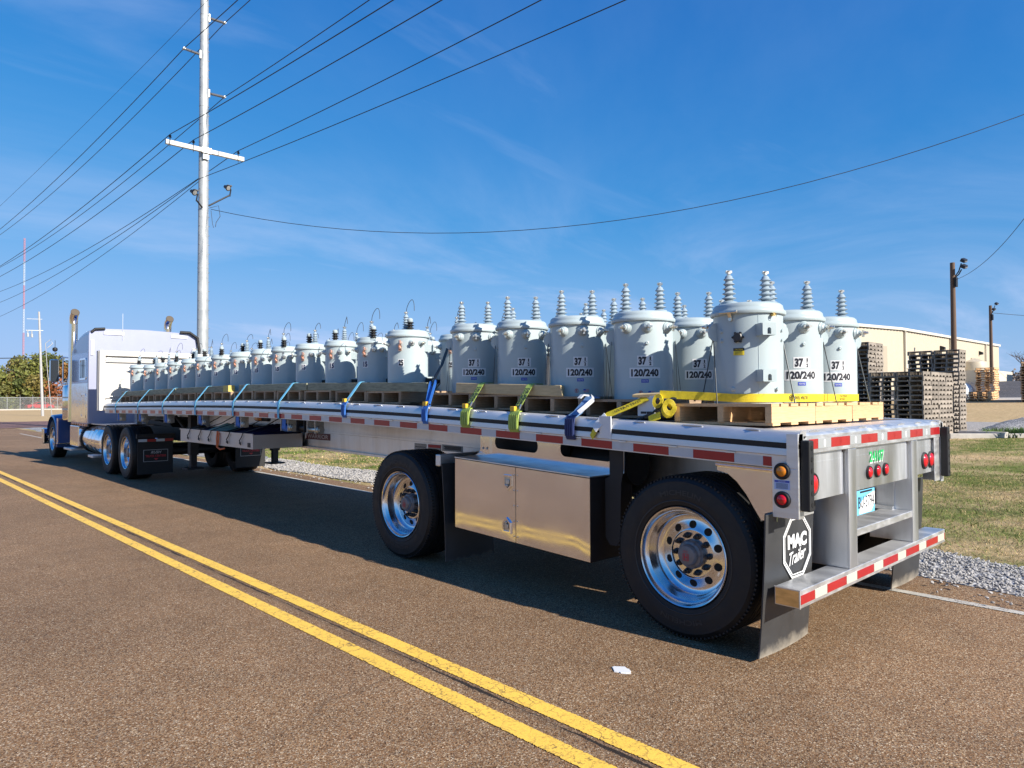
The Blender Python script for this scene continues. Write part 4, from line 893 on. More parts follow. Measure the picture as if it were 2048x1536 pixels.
def make_small(rating, r, h, var):
    root = thing('transformer', '', 'transformer', (0, 0, 0), 0, 'transformers loaded on the trailer'); tankbody(root, r, h); lid(root, r, h)
    bx_, by_ = ((-.015, -.05), (.02, .07), (.06, -.02))[var]; bushing(root, bx_, by_, h+.05, .185 if rating == '15' else .2, .042, 5)
    ax_, ay_ = ((.035, -.155), (-.09, .05), (-.03, .05))[var]; arrester(root, ax_, ay_, h+(.045 if var else .02), 1.)
    if var == 0: mb = MB(); mb.box(ax_-.03, ax_+.03, ay_-.035, ay_+.03, h+.008, h+.02); mb.bar((ax_, -r+.005, h-.09), (ax_, ay_-.03, h+.012), (.03, 0, 0), (0, .006, 0)); mb.build('arrester_bracket', STEEL, root)
    zt = h+.25
    mb = MB(); pts = []; lw = (.05, .035, .07)[var]; lh = (.15, .12, .10)[var]; an = (.4, -.6, 1.2)[var]
    for i in range(17):
        q = i/16; e = lw*(1-cs(q*PI*1.15))*.5*2; pts.append((bx_+e*cs(an)+.012*sn(6*q), by_+e*sn(an), zt-.012+lh*sn(q*PI*.93)**.7 if q < .97 else zt+.02))
    mb.tube(pts, .0032, 5); mb.build('jumper_wire', WIRE, root, 60)
    for a in (-66, 16, 44): lvterm(root, a, h-.085, r, .8)
    # copper ground strap hanging from the middle terminal
    o = Vector(cp(-17, h-.085, r+.02)); mb = MB(); mb.tube([o+Vector((0, 0, .02)), o+Vector((.008, -.014, -.012)), o+Vector((-.006, -.006, -.035)), o+Vector((.006, -.008, -.06)), Vector(cp(-15, h-.165, r+.006))], [.014, .016, .012, .015, .012], 8)
    mb.cyl(.014, -.004, .012, 8, cp(-17, h-.085, r), cp(-17, 0, 1)); mb.bar(o+Vector((0, 0, -.085)), o+Vector((.012, 0, -.03)), (.028, 0, 0), (0, .008, 0)); mb.build('ground_strap', COPPER, root, 40)
    for (z0, z1) in ((h-.17, h-.095), (.085, .15)):   # bolt-through support lugs on the right flank
        d = Vector(cp(60, 0, 1)); f = Vector(cp(14, 0, 1)); sd = Vector((cs(rad(14)), sn(rad(14)), 0)); c = d*(r+.002)
        hp = [(.05+.008*cs(q*PI/4), (z0+z1)/2+.008*sn(q*PI/4)) for q in range(8)]
        mb = MB(); plate_holes(mb, [(-.02, z0), (.085, z0), (.085, z1), (-.02, z1)], [hp], lambda p, q: tuple(c+sd*p+f*.004+Vector((0, 0, q))), lambda p, q: tuple(c+sd*p-f*.004+Vector((0, 0, q)))); e = c+sd*.085; mb.bar(e+Vector((0, 0, z0)), e+Vector((0, 0, z1)), f*.05, sd*.007); mb.build('support_lug', PAINT, root)
    c = Vector(cp(60, 0, 1))*(r+.002)+Vector((cs(rad(14)), sn(rad(14)), 0))*.03
    for k in (0, .035): band(root, tuple(c+Vector((k, -.03, .10))), tuple(c+Vector((k-.09, -.12, -.03))), .013)
    mb = MB(); e = c+Vector((.005, -.012, .115)); mb.bar(e+Vector((-.03, 0, 0)), e+Vector((.05, .008, 0)), (0, 0, .04), (0, .03, 0)); mb.build('band_sleeve', DARK, root)
    mb = MB(); s = .033; am = -15; cpatch(mb, r+.0012, am-math.degrees(s/r), am+math.degrees(s/r), .256, .332, 6); lb = mb.build('rating_label', LWHITE, root)
    mb = MB(); ctext(mb, rating, .060, r+.0024, am, .294, .052, .05, cuts=4); mb.build('numerals', M('dark blue print', (.012, .018, .07), .5) if rating == '15' else INK, lb)
    boss(root, 30, .05, r, .009, .01)
    return root
P37 = make37(); P25 = make_small('25', .213, .585, 0); P15 = [make_small('15', .185, .545, v) for v in (1, 2, 0)]
used = set()
def place(proto, x, y, z, rz, label, sub=lambda c: True):
    if proto.name not in used:
        used.add(proto.name); proto.location = (x, y, z); proto.rotation_euler = (0, 0, rz); proto['label'] = label; return proto
    return dup(proto, (x, y, z), rz, label, None, sub)
G = 'skid pallets under the transformers'
rows = []
lite = lambda c: c.name.split('.')[0] not in ('steel_band', 'boss', 'round_mark', 'flag_sticker', 'small_label', 'caution_label', 'weld_seam', 'relief_valve')
# rear pair of rows: three abreast on fresh skids
for j, x in enumerate((.46, 1.06, 1.665)):
    z = smoothdeck(.55)+.002; pallet(x-.01, .56, z, .60, .67, WOODN, 'fresh pine skid pallet at the very rear, %s of three across' % ('nearest', 'middle', 'farthest')[j], G)
    place(P37, x, .535, z+PH, rad(143 if j == 0 else -45), ('grey transformer turned back to front with black knob and yellow caution sticker', 'grey 37 1/2 transformer at the rear, middle of the three behind yellow strap', 'grey 37 1/2 transformer at the rear, farthest of the three behind yellow strap')[j])
RY = [1.385, 2.04, 2.70, 3.33, 4.45, 5.10, 5.86, 6.62, 7.32, 8.03, 8.80, 9.52, 10.25, 10.95, 11.68, 12.40, 13.12, 13.95]
for i, y in enumerate(RY):
    big = i < 4; k25 = i in (4, 17); rt = '37 1/2' if big else '25' if k25 else '15'
    for j, x in enumerate((.50, 1.17, 1.84) if big else (.50, 1.20, 1.88)):
        z = smoothdeck(y)+.002
        pallet(x, y, z, .62, .62 if big else .66, WOODA, 'brown skid pallet under the %s row, %s from the rear' % (ROWN[j], ORD[i+1]), G)
        pr_ = P37 if big else P25 if k25 else P15[(i+j) % 3]
        lab = 'grey transformer marked %s, %s row, %s from the trailer rear' % (rt, ROWN[j], ORD[i+1])
        if i == 4 and j == 0: lab = 'grey transformer marked 25 with black arrester, first of the small ones, near row'
        if i == 17: lab = 'grey transformer beside the white bulkhead, frontmost of the %s row' % ROWN[j]
        place(pr_, x+rnd.uniform(-.008, .008), y+rnd.uniform(-.008, .008), z+PH, rad(-46+rnd.uniform(-7, 7)), lab, (lambda c: True) if j == 0 else lite)
# ------------------------------------------------------------ dunnage timbers lying on the skid edges
def timber(y0, y1, x, label, mat, cut=0., mk=None, dz=0):
    a, b = smoothdeck(y0)+.135+dz, smoothdeck(y1)+.135+dz; c = (y0+y1)/2; zc = (a+b)/2
    o = thing('timber', label, 'timber', (x, c, zc), 0, 'timbers laid along the skids')
    mb = MB(); w_, h_ = .092, .09; f = lambda q, e: (a+(b-a)*q-zc)
    vv = []
    for q, yy in ((0, y0-c), (1, y1-c)):
        s_ = cut if q == 0 else -cut*.3
        vv += [(0, yy, f(q, 0)), (w_, yy+s_, f(q, 0)), (w_, yy+s_, f(q, 0)+h_), (0, yy+s_*.35, f(q, 0)+h_)]
    mb.hexa(vv); mb.build('beam', mat, o, None, .006)
    if mk:
        mb = MB(); mb.box(-.002, .0935, mk[0]-c, mk[1]-c, f(mk[2], 0)-.001, f(mk[2], 0)+h_+.002); mb.build('painted_end', M('faded yellow paint', (.50, .40, .11), .7, var=.15), o)
    return o
timber(1.92, 3.24, .185, 'fresh pale timber with slanted end under two lime straps', WOODY, .07)
timber(3.68, 6.10, .19, 'weathered green timber beside the transformer marked 25', WOODG)
timber(6.13, 8.18, .19, 'weathered green timber in the middle of the near load edge', WOODG)
timber(8.56, 10.86, .19, 'weathered timber with a yellow painted end', WOODG, 0, (8.558, 8.75, .05))
timber(10.9, 14.2, .19, 'dark weathered timber nearest the white bulkhead', WOODG)
# ------------------------------------------------------------ straps
def railwrap(y, w, mat, parent, drop=.15, puff=.012, name='webbing_tail'):
    d = smoothdeck(y); mb = MB()
    for q in (0, 1): mb.ribbon([(.03, y, d+.012), (.006, y-.002, d+.006+q*.004), (-puff*.8-q*.004, y-.004, d-.02), (-puff-q*.006, y, d-.06), (-puff*.9-q*.006, y+.003, d-drop*.75), (-.001, y, d-drop), (.012, y, d-drop+.02)], (0, w, 0), .005)
    for k in range(4): mb.ribbon([(-puff-.009, y-w*.36+k*w*.24, d-.015), (-puff-.013, y-w*.36+k*w*.24, d-.07), (-puff-.008, y-w*.34+k*w*.24, d-drop*.85)], (0, w*.18, 0), .004)
    return mb.build(name, mat, parent, 40)
def tstrap(y, label, mat, wrap=None, w=.05, top=None, x1=.19):
    d = smoothdeck(y); tz = (top or d+.228)
    o = thing('cargo_strap', label, 'strap', (0, y, d), 0, 'webbing straps over the near load edge', world=True)
    mb = MB(); mb.ribbon([(.028, y, d-.22), (-.002, y, d-.205), (-.006, y, d-.13), (-.004, y, d-.045), (.008, y, d-.004), (.02, y, d+.012), (x1-.01, y, tz-.01), (x1+.01, y, tz+.003), (x1+.10, y, tz+.003), (x1+.17, y, tz-.05), (x1+.6, y, tz-.08), (2.2, y, tz-.08)] if not wrap else [(-.004, y, d-.05), (.008, y, d), (.022, y, d+.02), (x1-.01, y+.0, tz-.01), (x1+.012, y, tz+.003), (x1+.10, y, tz+.003), (x1+.17, y, tz-.05), (x1+.6, y, tz-.08), (2.2, y, tz-.08)], (0, w, 0), .003)
    mb.build('webbing', mat, o, 50)
    if wrap:
        railwrap(y-.005, w*1.5, wrap, o)
        mb = MB(); mb.box(.0, .03, y+.0, y+.05, d+.012, d+.05); mb.build('hook_tab', M('amber plastic', (.7, .42, .03), .4), o, None, .004)
        mb = MB(); mb.tube([(.03, y-.03, d+.03), (.045, y-.035, d+.065)], .008, 6); mb.build('hook_pin', TIN, o)
    return o
for y, l in ((13.86, 'pale blue strap nearest the white bulkhead'), (12.35, 'pale blue strap, second from the white bulkhead'), (10.93, 'pale blue strap, third from the white bulkhead'), (9.37, 'pale blue strap beside the yellow painted timber end'), (7.90, 'pale blue strap above the hanging metal tray'), (6.48, 'pale blue strap just in front of the beam name plate')):
    tstrap(y, l, WEBB)
tstrap(4.89, 'pale blue strap with a bright blue bundle on the rail', WEBB, WEBD)
def straptext(o, y, st1, st2, d, x0, x1, tz, w):
    mb = MB(); e = Vector((x1-x0, 0, tz-d-.02)); L_ = e.length; e.normalize(); nv = Vector((-e.z, 0, e.x)); f = lambda s: (lambda a, b: tuple(Vector((x0, y, d+.02))+e*(L_*.5+a)+Vector((0, -(b+s)*-1, 0))*-1+nv*.0035))
    put_text(mb, st1, w*.42, f(w*.24), width=L_*.8, bold=.02); put_text(mb, st2, w*.42, f(-w*.24), width=L_*.8, bold=.02); mb.build('strap_print', INK, o)
for y, l in ((2.87, 'lime green strap printed 5400 LBS over the pale timber, the forward one'), (2.27, 'lime green strap over the pale timber, the rearward one')):
    o = tstrap(y, l, WEBG, WEBG, .07, x1=.185); d = smoothdeck(y); straptext(o, y, '5400LBS', '2450KGS', d, .02, .175, d+.215, .07)
# navy strap with two black tails up to the tank ear
o = thing('cargo_strap', 'navy strap with black tails rising to the first large transformer', 'strap', (0, 3.5, 1.43), 0, 'webbing straps over the near load edge', world=True); d = smoothdeck(3.46)
mb = MB(); mb.ribbon([(.0, 3.44, d), (.03, 3.46, d+.03), (.17, 3.60, d+.20), (.2, 3.62, d+.235)], (0, .05, .015), .004); mb.ribbon([(.01, 3.40, d+.03), (.2, 3.55, d+.25)], (0, .03, .01), .006); mb.build('webbing', WEBD, o, 40)
mb = MB(); mb.ribbon([(.19, 3.62, d+.22), (.30, 3.60, d+.40), (.34, 3.56, d+.56)], (0, .022, 0), .004); mb.ribbon([(.17, 3.58, d+.2), (.27, 3.54, d+.40), (.32, 3.52, d+.55)], (0, .02, 0), .004); mb.build('black_tail', BAND, o)
railwrap(3.44, .075, WEBD, o)
mb = MB(); mb.box(.0, .03, 3.44, 3.49, d+.012, d+.05); mb.build('hook_tab', M('amber plastic', (0, 0, 0)), o)
# dark blue bundle with white tape
o = thing('cargo_strap', 'dull blue strap bundle tied with white tape on the rail', 'strap', (0, 1.68, 1.36), 0, 'webbing straps over the near load edge', world=True); d = smoothdeck(1.68)
mb = MB(); mb.ribbon([(.0, 1.66, d), (.04, 1.64, d+.03), (.13, 1.60, d+.135), (.2, 1.60, d+.14)], (0, .075, .01), .008); mb.build('webbing', M('faded blue webbing', (.10, .20, .38), .7, var=.25, vs_=20), o, 40); railwrap(1.67, .085, WEBN, o, .165, .016)
mb = MB(); mb.ribbon([(.0, 1.60, d+.03), (.03, 1.56, d+.07), (.10, 1.545, d+.12), (.11, 1.56, d+.15)], (0, .025, .02), .008); mb.ribbon([(.10, 1.68, d+.13), (.115, 1.66, d+.155), (.15, 1.64, d+.15)], (0, .03, 0), .012); mb.build('white_tape', LWHITE, o, 40)
# yellow printed strap from the rail to the wood block, white cuff on it
o = thing('cargo_strap', 'yellow printed strap slanting from the rail with a white cuff', 'strap', (0, 1.35, 1.35), 0, 'webbing straps over the near load edge', world=True); d = smoothdeck(1.3)
P0 = Vector((-.012, 1.47, d-.13)); P1 = Vector((-.010, 1.42, d-.05)); P2 = Vector((.03, 1.35, d+.03)); P3 = Vector((.125, 1.09, d+.145))
mb = MB(); mb.ribbon([P0, P1, P2, (P2+P3)/2+Vector((0, 0, -.004)), P3], (.012, .035, .03), .004); mb.build('webbing', WEBY, o, 50)
mb = MB(); mb.ribbon([P1+Vector((-.008, .02, -.02)), P2+Vector((-.008, .01, -.01))], (.012, .045, .04), .012); mb.build('white_cuff', LWHITE, o)
mb = MB(); e = (P3-P2).normalized(); wv = Vector((.012, .035, .03)).normalized(); nv = e.cross(wv); nv = nv if nv.dot(CAM-P2) > 0 else -nv
wv = wv if wv.dot(U_) > 0 else -wv
put_text(mb, 'ULTRA TENS', .02, lambda a, b: tuple((P2+P3)/2+e*a+wv*b+nv*.006), width=.2, bold=.01); mb.build('strap_print', INK, o)
mb = MB(); mb.hexa([(.0, 1.40, d-.12), (.004, 1.30, d-.14), (.0, 1.30, d+.02), (-.003, 1.40, d+.02), (-.006, 1.40, d-.12), (-.006, 1.30, d-.14), (-.008, 1.30, d+.02), (-.01, 1.40, d+.02)]); mb.build('white_tag', LWHITE, o)
# white plastic edge protector, wood block
mb = MB(); mb.box(-.005, .0, 0, .14, -.115, .02); mb.box(.0, .06, 0, .14, .015, .02); mb.cur = 1
for q in (.018, .068): mb.box(-.0075, -.005, q, q+.045, -.10, -.085)
pe = mb.build('edge_protector', [LWHITE, INK], None); pe.location = (.128, 1.03, smoothdeck(1.1)+.145); tag(pe, 'white plastic edge protector with dark slots on the skid edge', 'protector')
mb = MB(); mb.hexa([(.0, -.17, 0), (.07, -.17, 0), (.07, .17, .01), (.0, .17, .01), (.0, -.17, .045), (.07, -.17, .05), (.07, .17, .03), (.0, .17, .028)]); wb = mb.build('wood_block', WOODY, None, None, .005); wb.location = (.135, 1.03, smoothdeck(1.0)+.15); wb.rotation_euler = (0, rad(-6), rad(14)); tag(wb, 'small splintered pale wood block above the white edge protector', 'wood block')
# ratchet band round the rear tanks
o = thing('cargo_strap', 'bright yellow strap wrapped low around the rear transformers', 'strap', (1, .3, 1.46), 0, 'webbing straps over the near load edge', world=True); zb = smoothdeck(.55)+.133
pts = []
A_, B_ = Vector((.46, .535)), Vector((1.665, .535)); r = .2215
pts += [(.12, .985, zb+.062), (.20, .74, zb+.05)]
for a in range(186, 271, 7): pts.append((A_.x+r*cs(rad(a)), A_.y+r*sn(rad(a)), zb+.035))
for a in range(270, 380, 10): pts.append((B_.x+r*cs(rad(a)), B_.y+r*sn(rad(a)), zb+.035))
mb = MB(); mb.ribbon([Vector(p) for p in pts], (0, 0, .052), .003); mb.build('webbing', WEBY, o, 50)
mb = MB(); yy = .535-r-.0035
put_text(mb, 'ULTRA TENS USA', .022, lambda a, b: (.70+a, yy, zb+.035+b), width=.26, turn=True, bold=.01)
put_text(mb, '3335LBS', .016, lambda a, b: (1.40+a, yy, zb+.025+b), width=.1, turn=True); put_text(mb, '1515KGS WLL', .016, lambda a, b: (1.42+a, yy, zb+.046+b), width=.14, turn=True)
for q in range(24): a_ = 2*PI*q/24
ov = [(.04*cs(q*PI/12), .02*sn(q*PI/12)) for q in range(24)]; plate_holes(mb, ov, [[(p*.85, q*.8) for p, q in ov]], lambda p, q: (.60+p, yy, zb+.035+q), lambda p, q: (.60+p, yy+.001, zb+.035+q)); put_text(mb, 'Z', .025, lambda a, b: (.60+a, yy, zb+.035+b), bold=.02)
mb.box(1.09, 1.094, yy, yy+.001, zb+.012, zb+.058); mb.build('strap_print', INK, o)
def coil(c, r0, turns, wv, e1, e2):
    pts = []
    for i in range(int(turns*22)+1): a = 2*PI*i/22; r = .018+(r0-.018)*i/(turns*22); pts.append(Vector(c)+Vector(e1)*r*cs(a)+Vector(e2)*r*sn(a)*1.15)
    mb = MB(); mb.ribbon(pts, wv, .003); return mb
coil((.10, .905, zb-.03), .048, 5, (.03, .035, -.02), (.55, -.75, .1), (0, .1, 1)).build('coiled_tail', WEBY, o, 50)
coil((.095, .985, zb+.02), .042, 4, (.05, .03, .0), (.3, -.8, .3), (.1, .1, 1)).build('coiled_tail', WEBY, o, 50)
mb = MB(); mb.ribbon([(.07, .95, zb-.075), (.06, .99, zb-.09), (.055, 1.03, zb-.105)], (.01, .012, .045), .004); mb.build('loose_end', WEBY, o, 50)
mb = MB(); mb.tube([(.30, .80, zb+.03), (.13, .9, zb+.035), (.085, 1.02, zb-.06), (.07, 1.14, zb-.11), (.09, 1.25, zb-.122)], .008, 6); mb.build('black_tail', BAND, o, 60)
# ------------------------------------------------------------ tractor unit
TK = thing('semi_tractor', 'lilac and blue sleeper cab tractor with chrome stacks pulling the trailer', 'truck', (1.25, 17.5, 0), world=True)
X0, X1 = .06, 2.44
for y in (13.16, 14.47):
    wheel(TK, -.01, y, False, .505, .44, 'dark', BPOLY); wheel(TK, 2.51, y, True, .505, .44, 'dark', BPOLY)
    mb = MB(); mb.cyl(.09, .3, 2.2, 14, (0, y, .505), (1, 0, 0)); mb.build('drive_axle', DARK, TK, 40)
wheel(TK, .06, 20.4, False, .50, .30, 'chrome', CHROME); wheel(TK, 2.44, 20.4, True, .50, .30, 'chrome', CHROME)
for x in (.82, 1.60):
    mb = MB(); mb.box(x, x+.09, 12.55, 21.9, .72, .98); mb.build('frame_rail', DARK, TK)
mb = MB(); mb.prism([(13.2, 1.06), (14.5, 1.10), (14.6, 1.02), (13.0, .98)], lambda a, b: (.80, a, b), lambda a, b: (1.75, a, b)); mb.build('fifth_wheel', DARK, TK)
# sleeper: side outline with the roof sweeping down to the cab, rounded shoulders
def sl_top(y): q = (y-16.42)/1.75; return 3.17-.03*q-.34*q**3
ys = lin(16.42, 18.12, 14); vv = []; ff = []; RS = .16; NS = 6
for y in ys:
    zt = sl_top(y); ring = [(X0, .99)]
    ring += [(X0+RS-RS*cs(rad(90*i/NS)), zt-RS+RS*sn(rad(90*i/NS))) for i in range(NS+1)]
    ring += [(1.25, zt+.03)]+[(X1-RS+RS*sn(rad(90*i/NS)), zt-RS+RS*cs(rad(90*i/NS))) for i in range(NS+1)]+[(X1, .99)]
    vv += [(x, y, z) for x, z in ring]
n = len(ring)
for j in range(len(ys)-1):
    for k in range(n): ff.append((j*n+k, j*n+(k+1) % n, (j+1)*n+(k+1) % n, (j+1)*n+k))
ff += [tuple(range(n)), tuple((len(ys)-1)*n+k for k in range(n))]
mb = MB(); mb.add(vv, ff); sp_ = mb.build('sleeper', TRUCK, TK, 40, .012)
mb = MB(); mb.box(X0-.006, X0-.001, 16.46, 18.1, 1.0, 1.92); mb.build('polished_panel', M('polished side panel', (.72, .70, .70), .12, 1, var=.06, bs=2, bst=.25, bd=.03), sp_)
mb = MB(); mb.box(X0-.004, X0-.001, 16.46, 18.1, 1.93, 2.62); mb.build('side_skin', M('blue grey skin', (.25, .33, .52), .22, .5, coat=.5), sp_)
mb = MB(); plate_holes(mb, rrect(16.62, 17.22, 2.0, 2.5, .05), [rrect(16.66, 17.18, 2.04, 2.46, .04)], lambda a, b: (X0-.018, a, b), lambda a, b: (X0-.004, a, b)); wf = mb.build('window', CHROME, sp_)
mb = MB(); mb.prism(rrect(16.66, 17.18, 2.04, 2.46, .04), lambda a, b: (X0-.009, a, b), lambda a, b: (X0-.006, a, b)); mb.box(X0-.016, X0-.010, 16.91, 16.93, 2.04, 2.46); mb.build('pane', GLASS, wf)
mb = MB(); plate_holes(mb, rrect(16.62, 17.1, 1.12, 1.68, .07), [rrect(16.65, 17.07, 1.15, 1.65, .05)], lambda a, b: (X0-.012, a, b), lambda a, b: (X0-.006, a, b)); mb.build('luggage_door', CHROME, sp_)
mb = MB()
for k in range(30): mb.lathe([(.006, 0), (0, .004)], 6, (X0-.004, 16.47, 1.0+k*.07), (-1, 0, 0)); mb.lathe([(.006, 0), (0, .004)], 6, (X0-.004, 16.5+k*.055, 1.94), (-1, 0, 0))
mb.build('rivets', CHROME, sp_)
mb = MB(); mb.box(X0-.01, X0+.02, 16.44, 18.1, .93, .99); sk = mb.build('marker_rail', CHROME, sp_)
for k in range(7): mb = MB(); mb.lathe([(.022, 0), (.016, .012), (0, .016)], 12, (X0-.01, 16.56+k*.24, .96), (-1, 0, 0)); mb.build('marker_lamp', AMBL, sk, 40)
# rear wall edge trim and hoses
zt = sl_top(16.42)
for bq in ((X0+.3, X0+.72, zt-.13, zt-.06), (X1-.62, X1-.25, zt-.13, zt-.06), (X0+.04, X0+.10, 2.55, 2.9), (X1-.12, X1-.05, 2.3, 2.8)): mb = MB(); mb.box(bq[0], bq[1], 16.397, 16.42, bq[2], bq[3]); mb.build('reflective_strip', LWHITE, sp_)
mb = MB(); mb.tube([(X0+.05, 16.40, zt-.09), (X0+.12, 16.39, zt-.02), (X0+.32, 16.39, zt+.0)], .03, 8); mb.build('roof_hose', BLACK, sp_, 60)
mb = MB(); mb.tube([(X1-.42, 16.38, zt+.02), (X1-.2, 16.36, zt+.02), (X1-.02, 16.36, zt-.10), (X1+.03, 16.36, zt-.4), (X1, 16.36, zt-.72)], .035, 8); mb.build('roof_hose', BLACK, sp_, 60)
mb = MB(); mb.tube([(.75, 16.4, zt-.25), (.75, 16.4, zt+.38)], .004, 5); mb.build('antenna', LWHITE, sp_)
# cab, hood
mb = MB(); mb.prism([(18.14, 1.0), (18.14, 2.62), (18.4, 2.68), (19.1, 2.62), (19.45, 2.1), (19.6, 1.9), (19.6, 1.0)], lambda a, b: (.22, a, b), lambda a, b: (2.28, a, b)); cb = mb.build('cab', TRUCKB, TK, 30, .03)
mb = MB(); mb.prism([(18.3, 1.95), (18.35, 2.48), (19.0, 2.45), (19.35, 1.95)], lambda a, b: (.205, a, b), lambda a, b: (.219, a, b)); mb.build('window', GLASS, cb)
mb = MB(); mb.tube([(.17, 18.25, 1.15), (.13, 18.25, 1.2), (.13, 18.25, 2.0), (.17, 18.25, 2.05)], .016, 8); mb.build('grab_handle', CHROME, cb, 60)
mb = MB(); mb.box(.16, .22, 18.14, 18.19, 1.0, 2.65); mb.build('stack_guard', STEEL, cb)
mb = MB(); mb.prism([(19.6, .9), (19.6, 1.88), (20.5, 1.82), (21.7, 1.72), (21.9, 1.6), (21.9, .6), (20.9, .6)], lambda a, b: (.62, a, b), lambda a, b: (1.88, a, b)); mb.build('hood', TRUCKB, TK, 30, .04)
mb = MB(); mb.box(.1, 2.4, 21.9, 22.1, .3, .75); mb.build('front_bumper', CHROME, TK, None, .03)
# fenders
for sx in (0, 1):
    f = (lambda x: 2.5-x) if sx else (lambda x: x)
    mb = MB(); vv = []; ff = []; A = [rad(a) for a in range(-18, 186, 12)]
    for a in A:
        for x, rr in ((.04, .60), (.06, .64), (.60, .70), (.60, .66), (.08, .60)): vv.append((f(x), 20.4-rr*cs(a)*1.05, .50+rr*sn(a)))
    for j in range(len(A)-1):
        for k in range(5): ff.append((j*5+k, j*5+(k+1) % 5, j*5+5+(k+1) % 5, j*5+5+k))
    ff += [tuple(range(5)), tuple((len(A)-1)*5+k for k in range(5))]
    mb.add(vv, ff); mb.box(min(f(.045), f(.6)), max(f(.045), f(.6)), 19.55, 19.74, .42, 1.06); mb.build('fender', TRUCKB, TK, 45)
    mb = MB(); mb.box(min(f(.03), f(.6)), max(f(.03), f(.6)), 19.54, 19.72, .395, .42); mb.build('fender_trim', CHROME, TK)
mb = MB(); mb.lathe([(.0, 1.02), (.17, 1.02), (.19, 1.06), (.19, 1.84), (.17, 1.9), (.1, 1.93), (.0, 1.93)], 24, (.28, 19.3, 0)); ac = mb.build('air_cleaner', CHROME, TK, 40)
mb = MB()
for z in (1.3, 1.6): mb.lathe([(.193, z-.02), (.197, z-.018), (.197, z+.018), (.193, z+.02)], 24, (.28, 19.3, 0))
mb.build('clamp_band', STEEL, ac)
# mirror
mb = MB(); mb.box(-.26, -.06, 18.92, 18.99, 1.98, 2.56); mr_ = mb.build('mirror', CHROME, TK, None, .04)
mb = MB(); mb.box(-.245, -.075, 18.912, 18.918, 2.0, 2.54); mb.build('mirror_glass', M('mirror dark', (.03, .035, .04), .08, .2), mr_)
mb = MB(); mb.tube([(.22, 18.9, 2.6), (.0, 18.95, 2.62), (-.03, 18.96, 2.55)], .018, 7); mb.tube([(.22, 18.9, 1.95), (.0, 18.95, 1.93), (-.03, 18.96, 2.0)], .018, 7); mb.tube([(.03, 18.95, 2.6), (.03, 18.95, 1.95)], .014, 7); mb.build('mirror_arm', CHROME, mr_, 60)
mb = MB(); mb.lathe([(0, 2.76), (.05, 2.78), (.06, 2.82), (.05, 2.86), (0, 2.88)], 10, (-.12, 19.1, 0)); mb.tube([(-.12, 19.1, 2.5), (-.12, 19.1, 3.05)], .006, 5); mb.build('cb_antenna', BLACK, TK, 40)
# stacks
for x in (.115, 2.30):
    mb = MB(); P_ = [(x, 18.28, 1.0), (x, 18.28, 3.40), (x, 18.265, 3.52), (x, 18.21, 3.62), (x, 18.08, 3.69)]
    mb.tube(P_, [.098]*5, 18); s_ = mb.build('exhaust_stack', CHROME, TK, 40)
    mb = MB(); mb.lathe([(.0, -.02), (.095, .0), (.086, .004), (.08, .0), (.0, -.002)], 18, (x, 18.0735, 3.6935), (0, -.88, .47)); mb.build('stack_mouth', M('soot', (.10, .08, .06), .9), s_)  # dark disc on the capped pipe end, coloured for its open mouth
# fuel tank, battery box, steps
mb = MB(); mb.lathe([(0, 0), (.27, .0), (.315, .02), (.33, .06), (.33, 1.78), (.315, 1.84), (.27, 1.86), (0, 1.86)], 36, (.37, 15.42, .63), (0, 1, 0)); ft = mb.build('fuel_tank', POL, TK, 40)
for y in (15.75, 16.05, 16.35): mb = MB(); mb.lathe([(.331, y-.03), (.337, y-.028), (.337, y+.028), (.331, y+.03)], 36, (.37, 0, .63), (0, 1, 0)); mb.build('tank_strap', CHROME, ft, 40)
mb = MB(); mb.lathe([(.331, 16.95), (.345, 16.96), (.345, 17.05), (.331, 17.06)], 36, (.37, 0, .63), (0, 1, 0)); mb.build('tank_strap', BLACK, ft, 40)
mb = MB(); mb.box(.05, .65, 17.32, 18.2, .42, .92); bb = mb.build('battery_box', POL, TK, None, .02)
mb = MB(); mb.box(.05, .40, 17.35, 18.1, .925, .95); mb.build('box_tread', STEEL, bb)
for a, b, z in ((17.5, 18.3, .33), (15.4, 15.85, .28)): mb = MB(); mb.box(-.06, .3, a, b, z, z+.05); mb.build('step', ALU, TK, None, .006)
mb = MB(); mb.box(.1, 2.4, 15.0, 16.3, .98, 1.0); mb.build('deck_plate', STEEL, TK)
mb = MB(); mb.box(.9, 1.6, 15.1, 15.6, .98, 1.25); mb.box(.75, .85, 15.2, 15.4, 1.0, 1.3); mb.build('air_tank_bracket', STEEL, TK)
for k, c in enumerate((LRED, WEBD, BLACK)):
    mb = MB(); mb.tube([(1.1+k*.12, 16.38, 1.7), (1.1+k*.12, 16.1, 1.35), (1.1+k*.12, 15.5, 1.25), (1.1+k*.12, 15.05, 1.4)], .018, 6); mb.build('air_line', c, TK, 60)
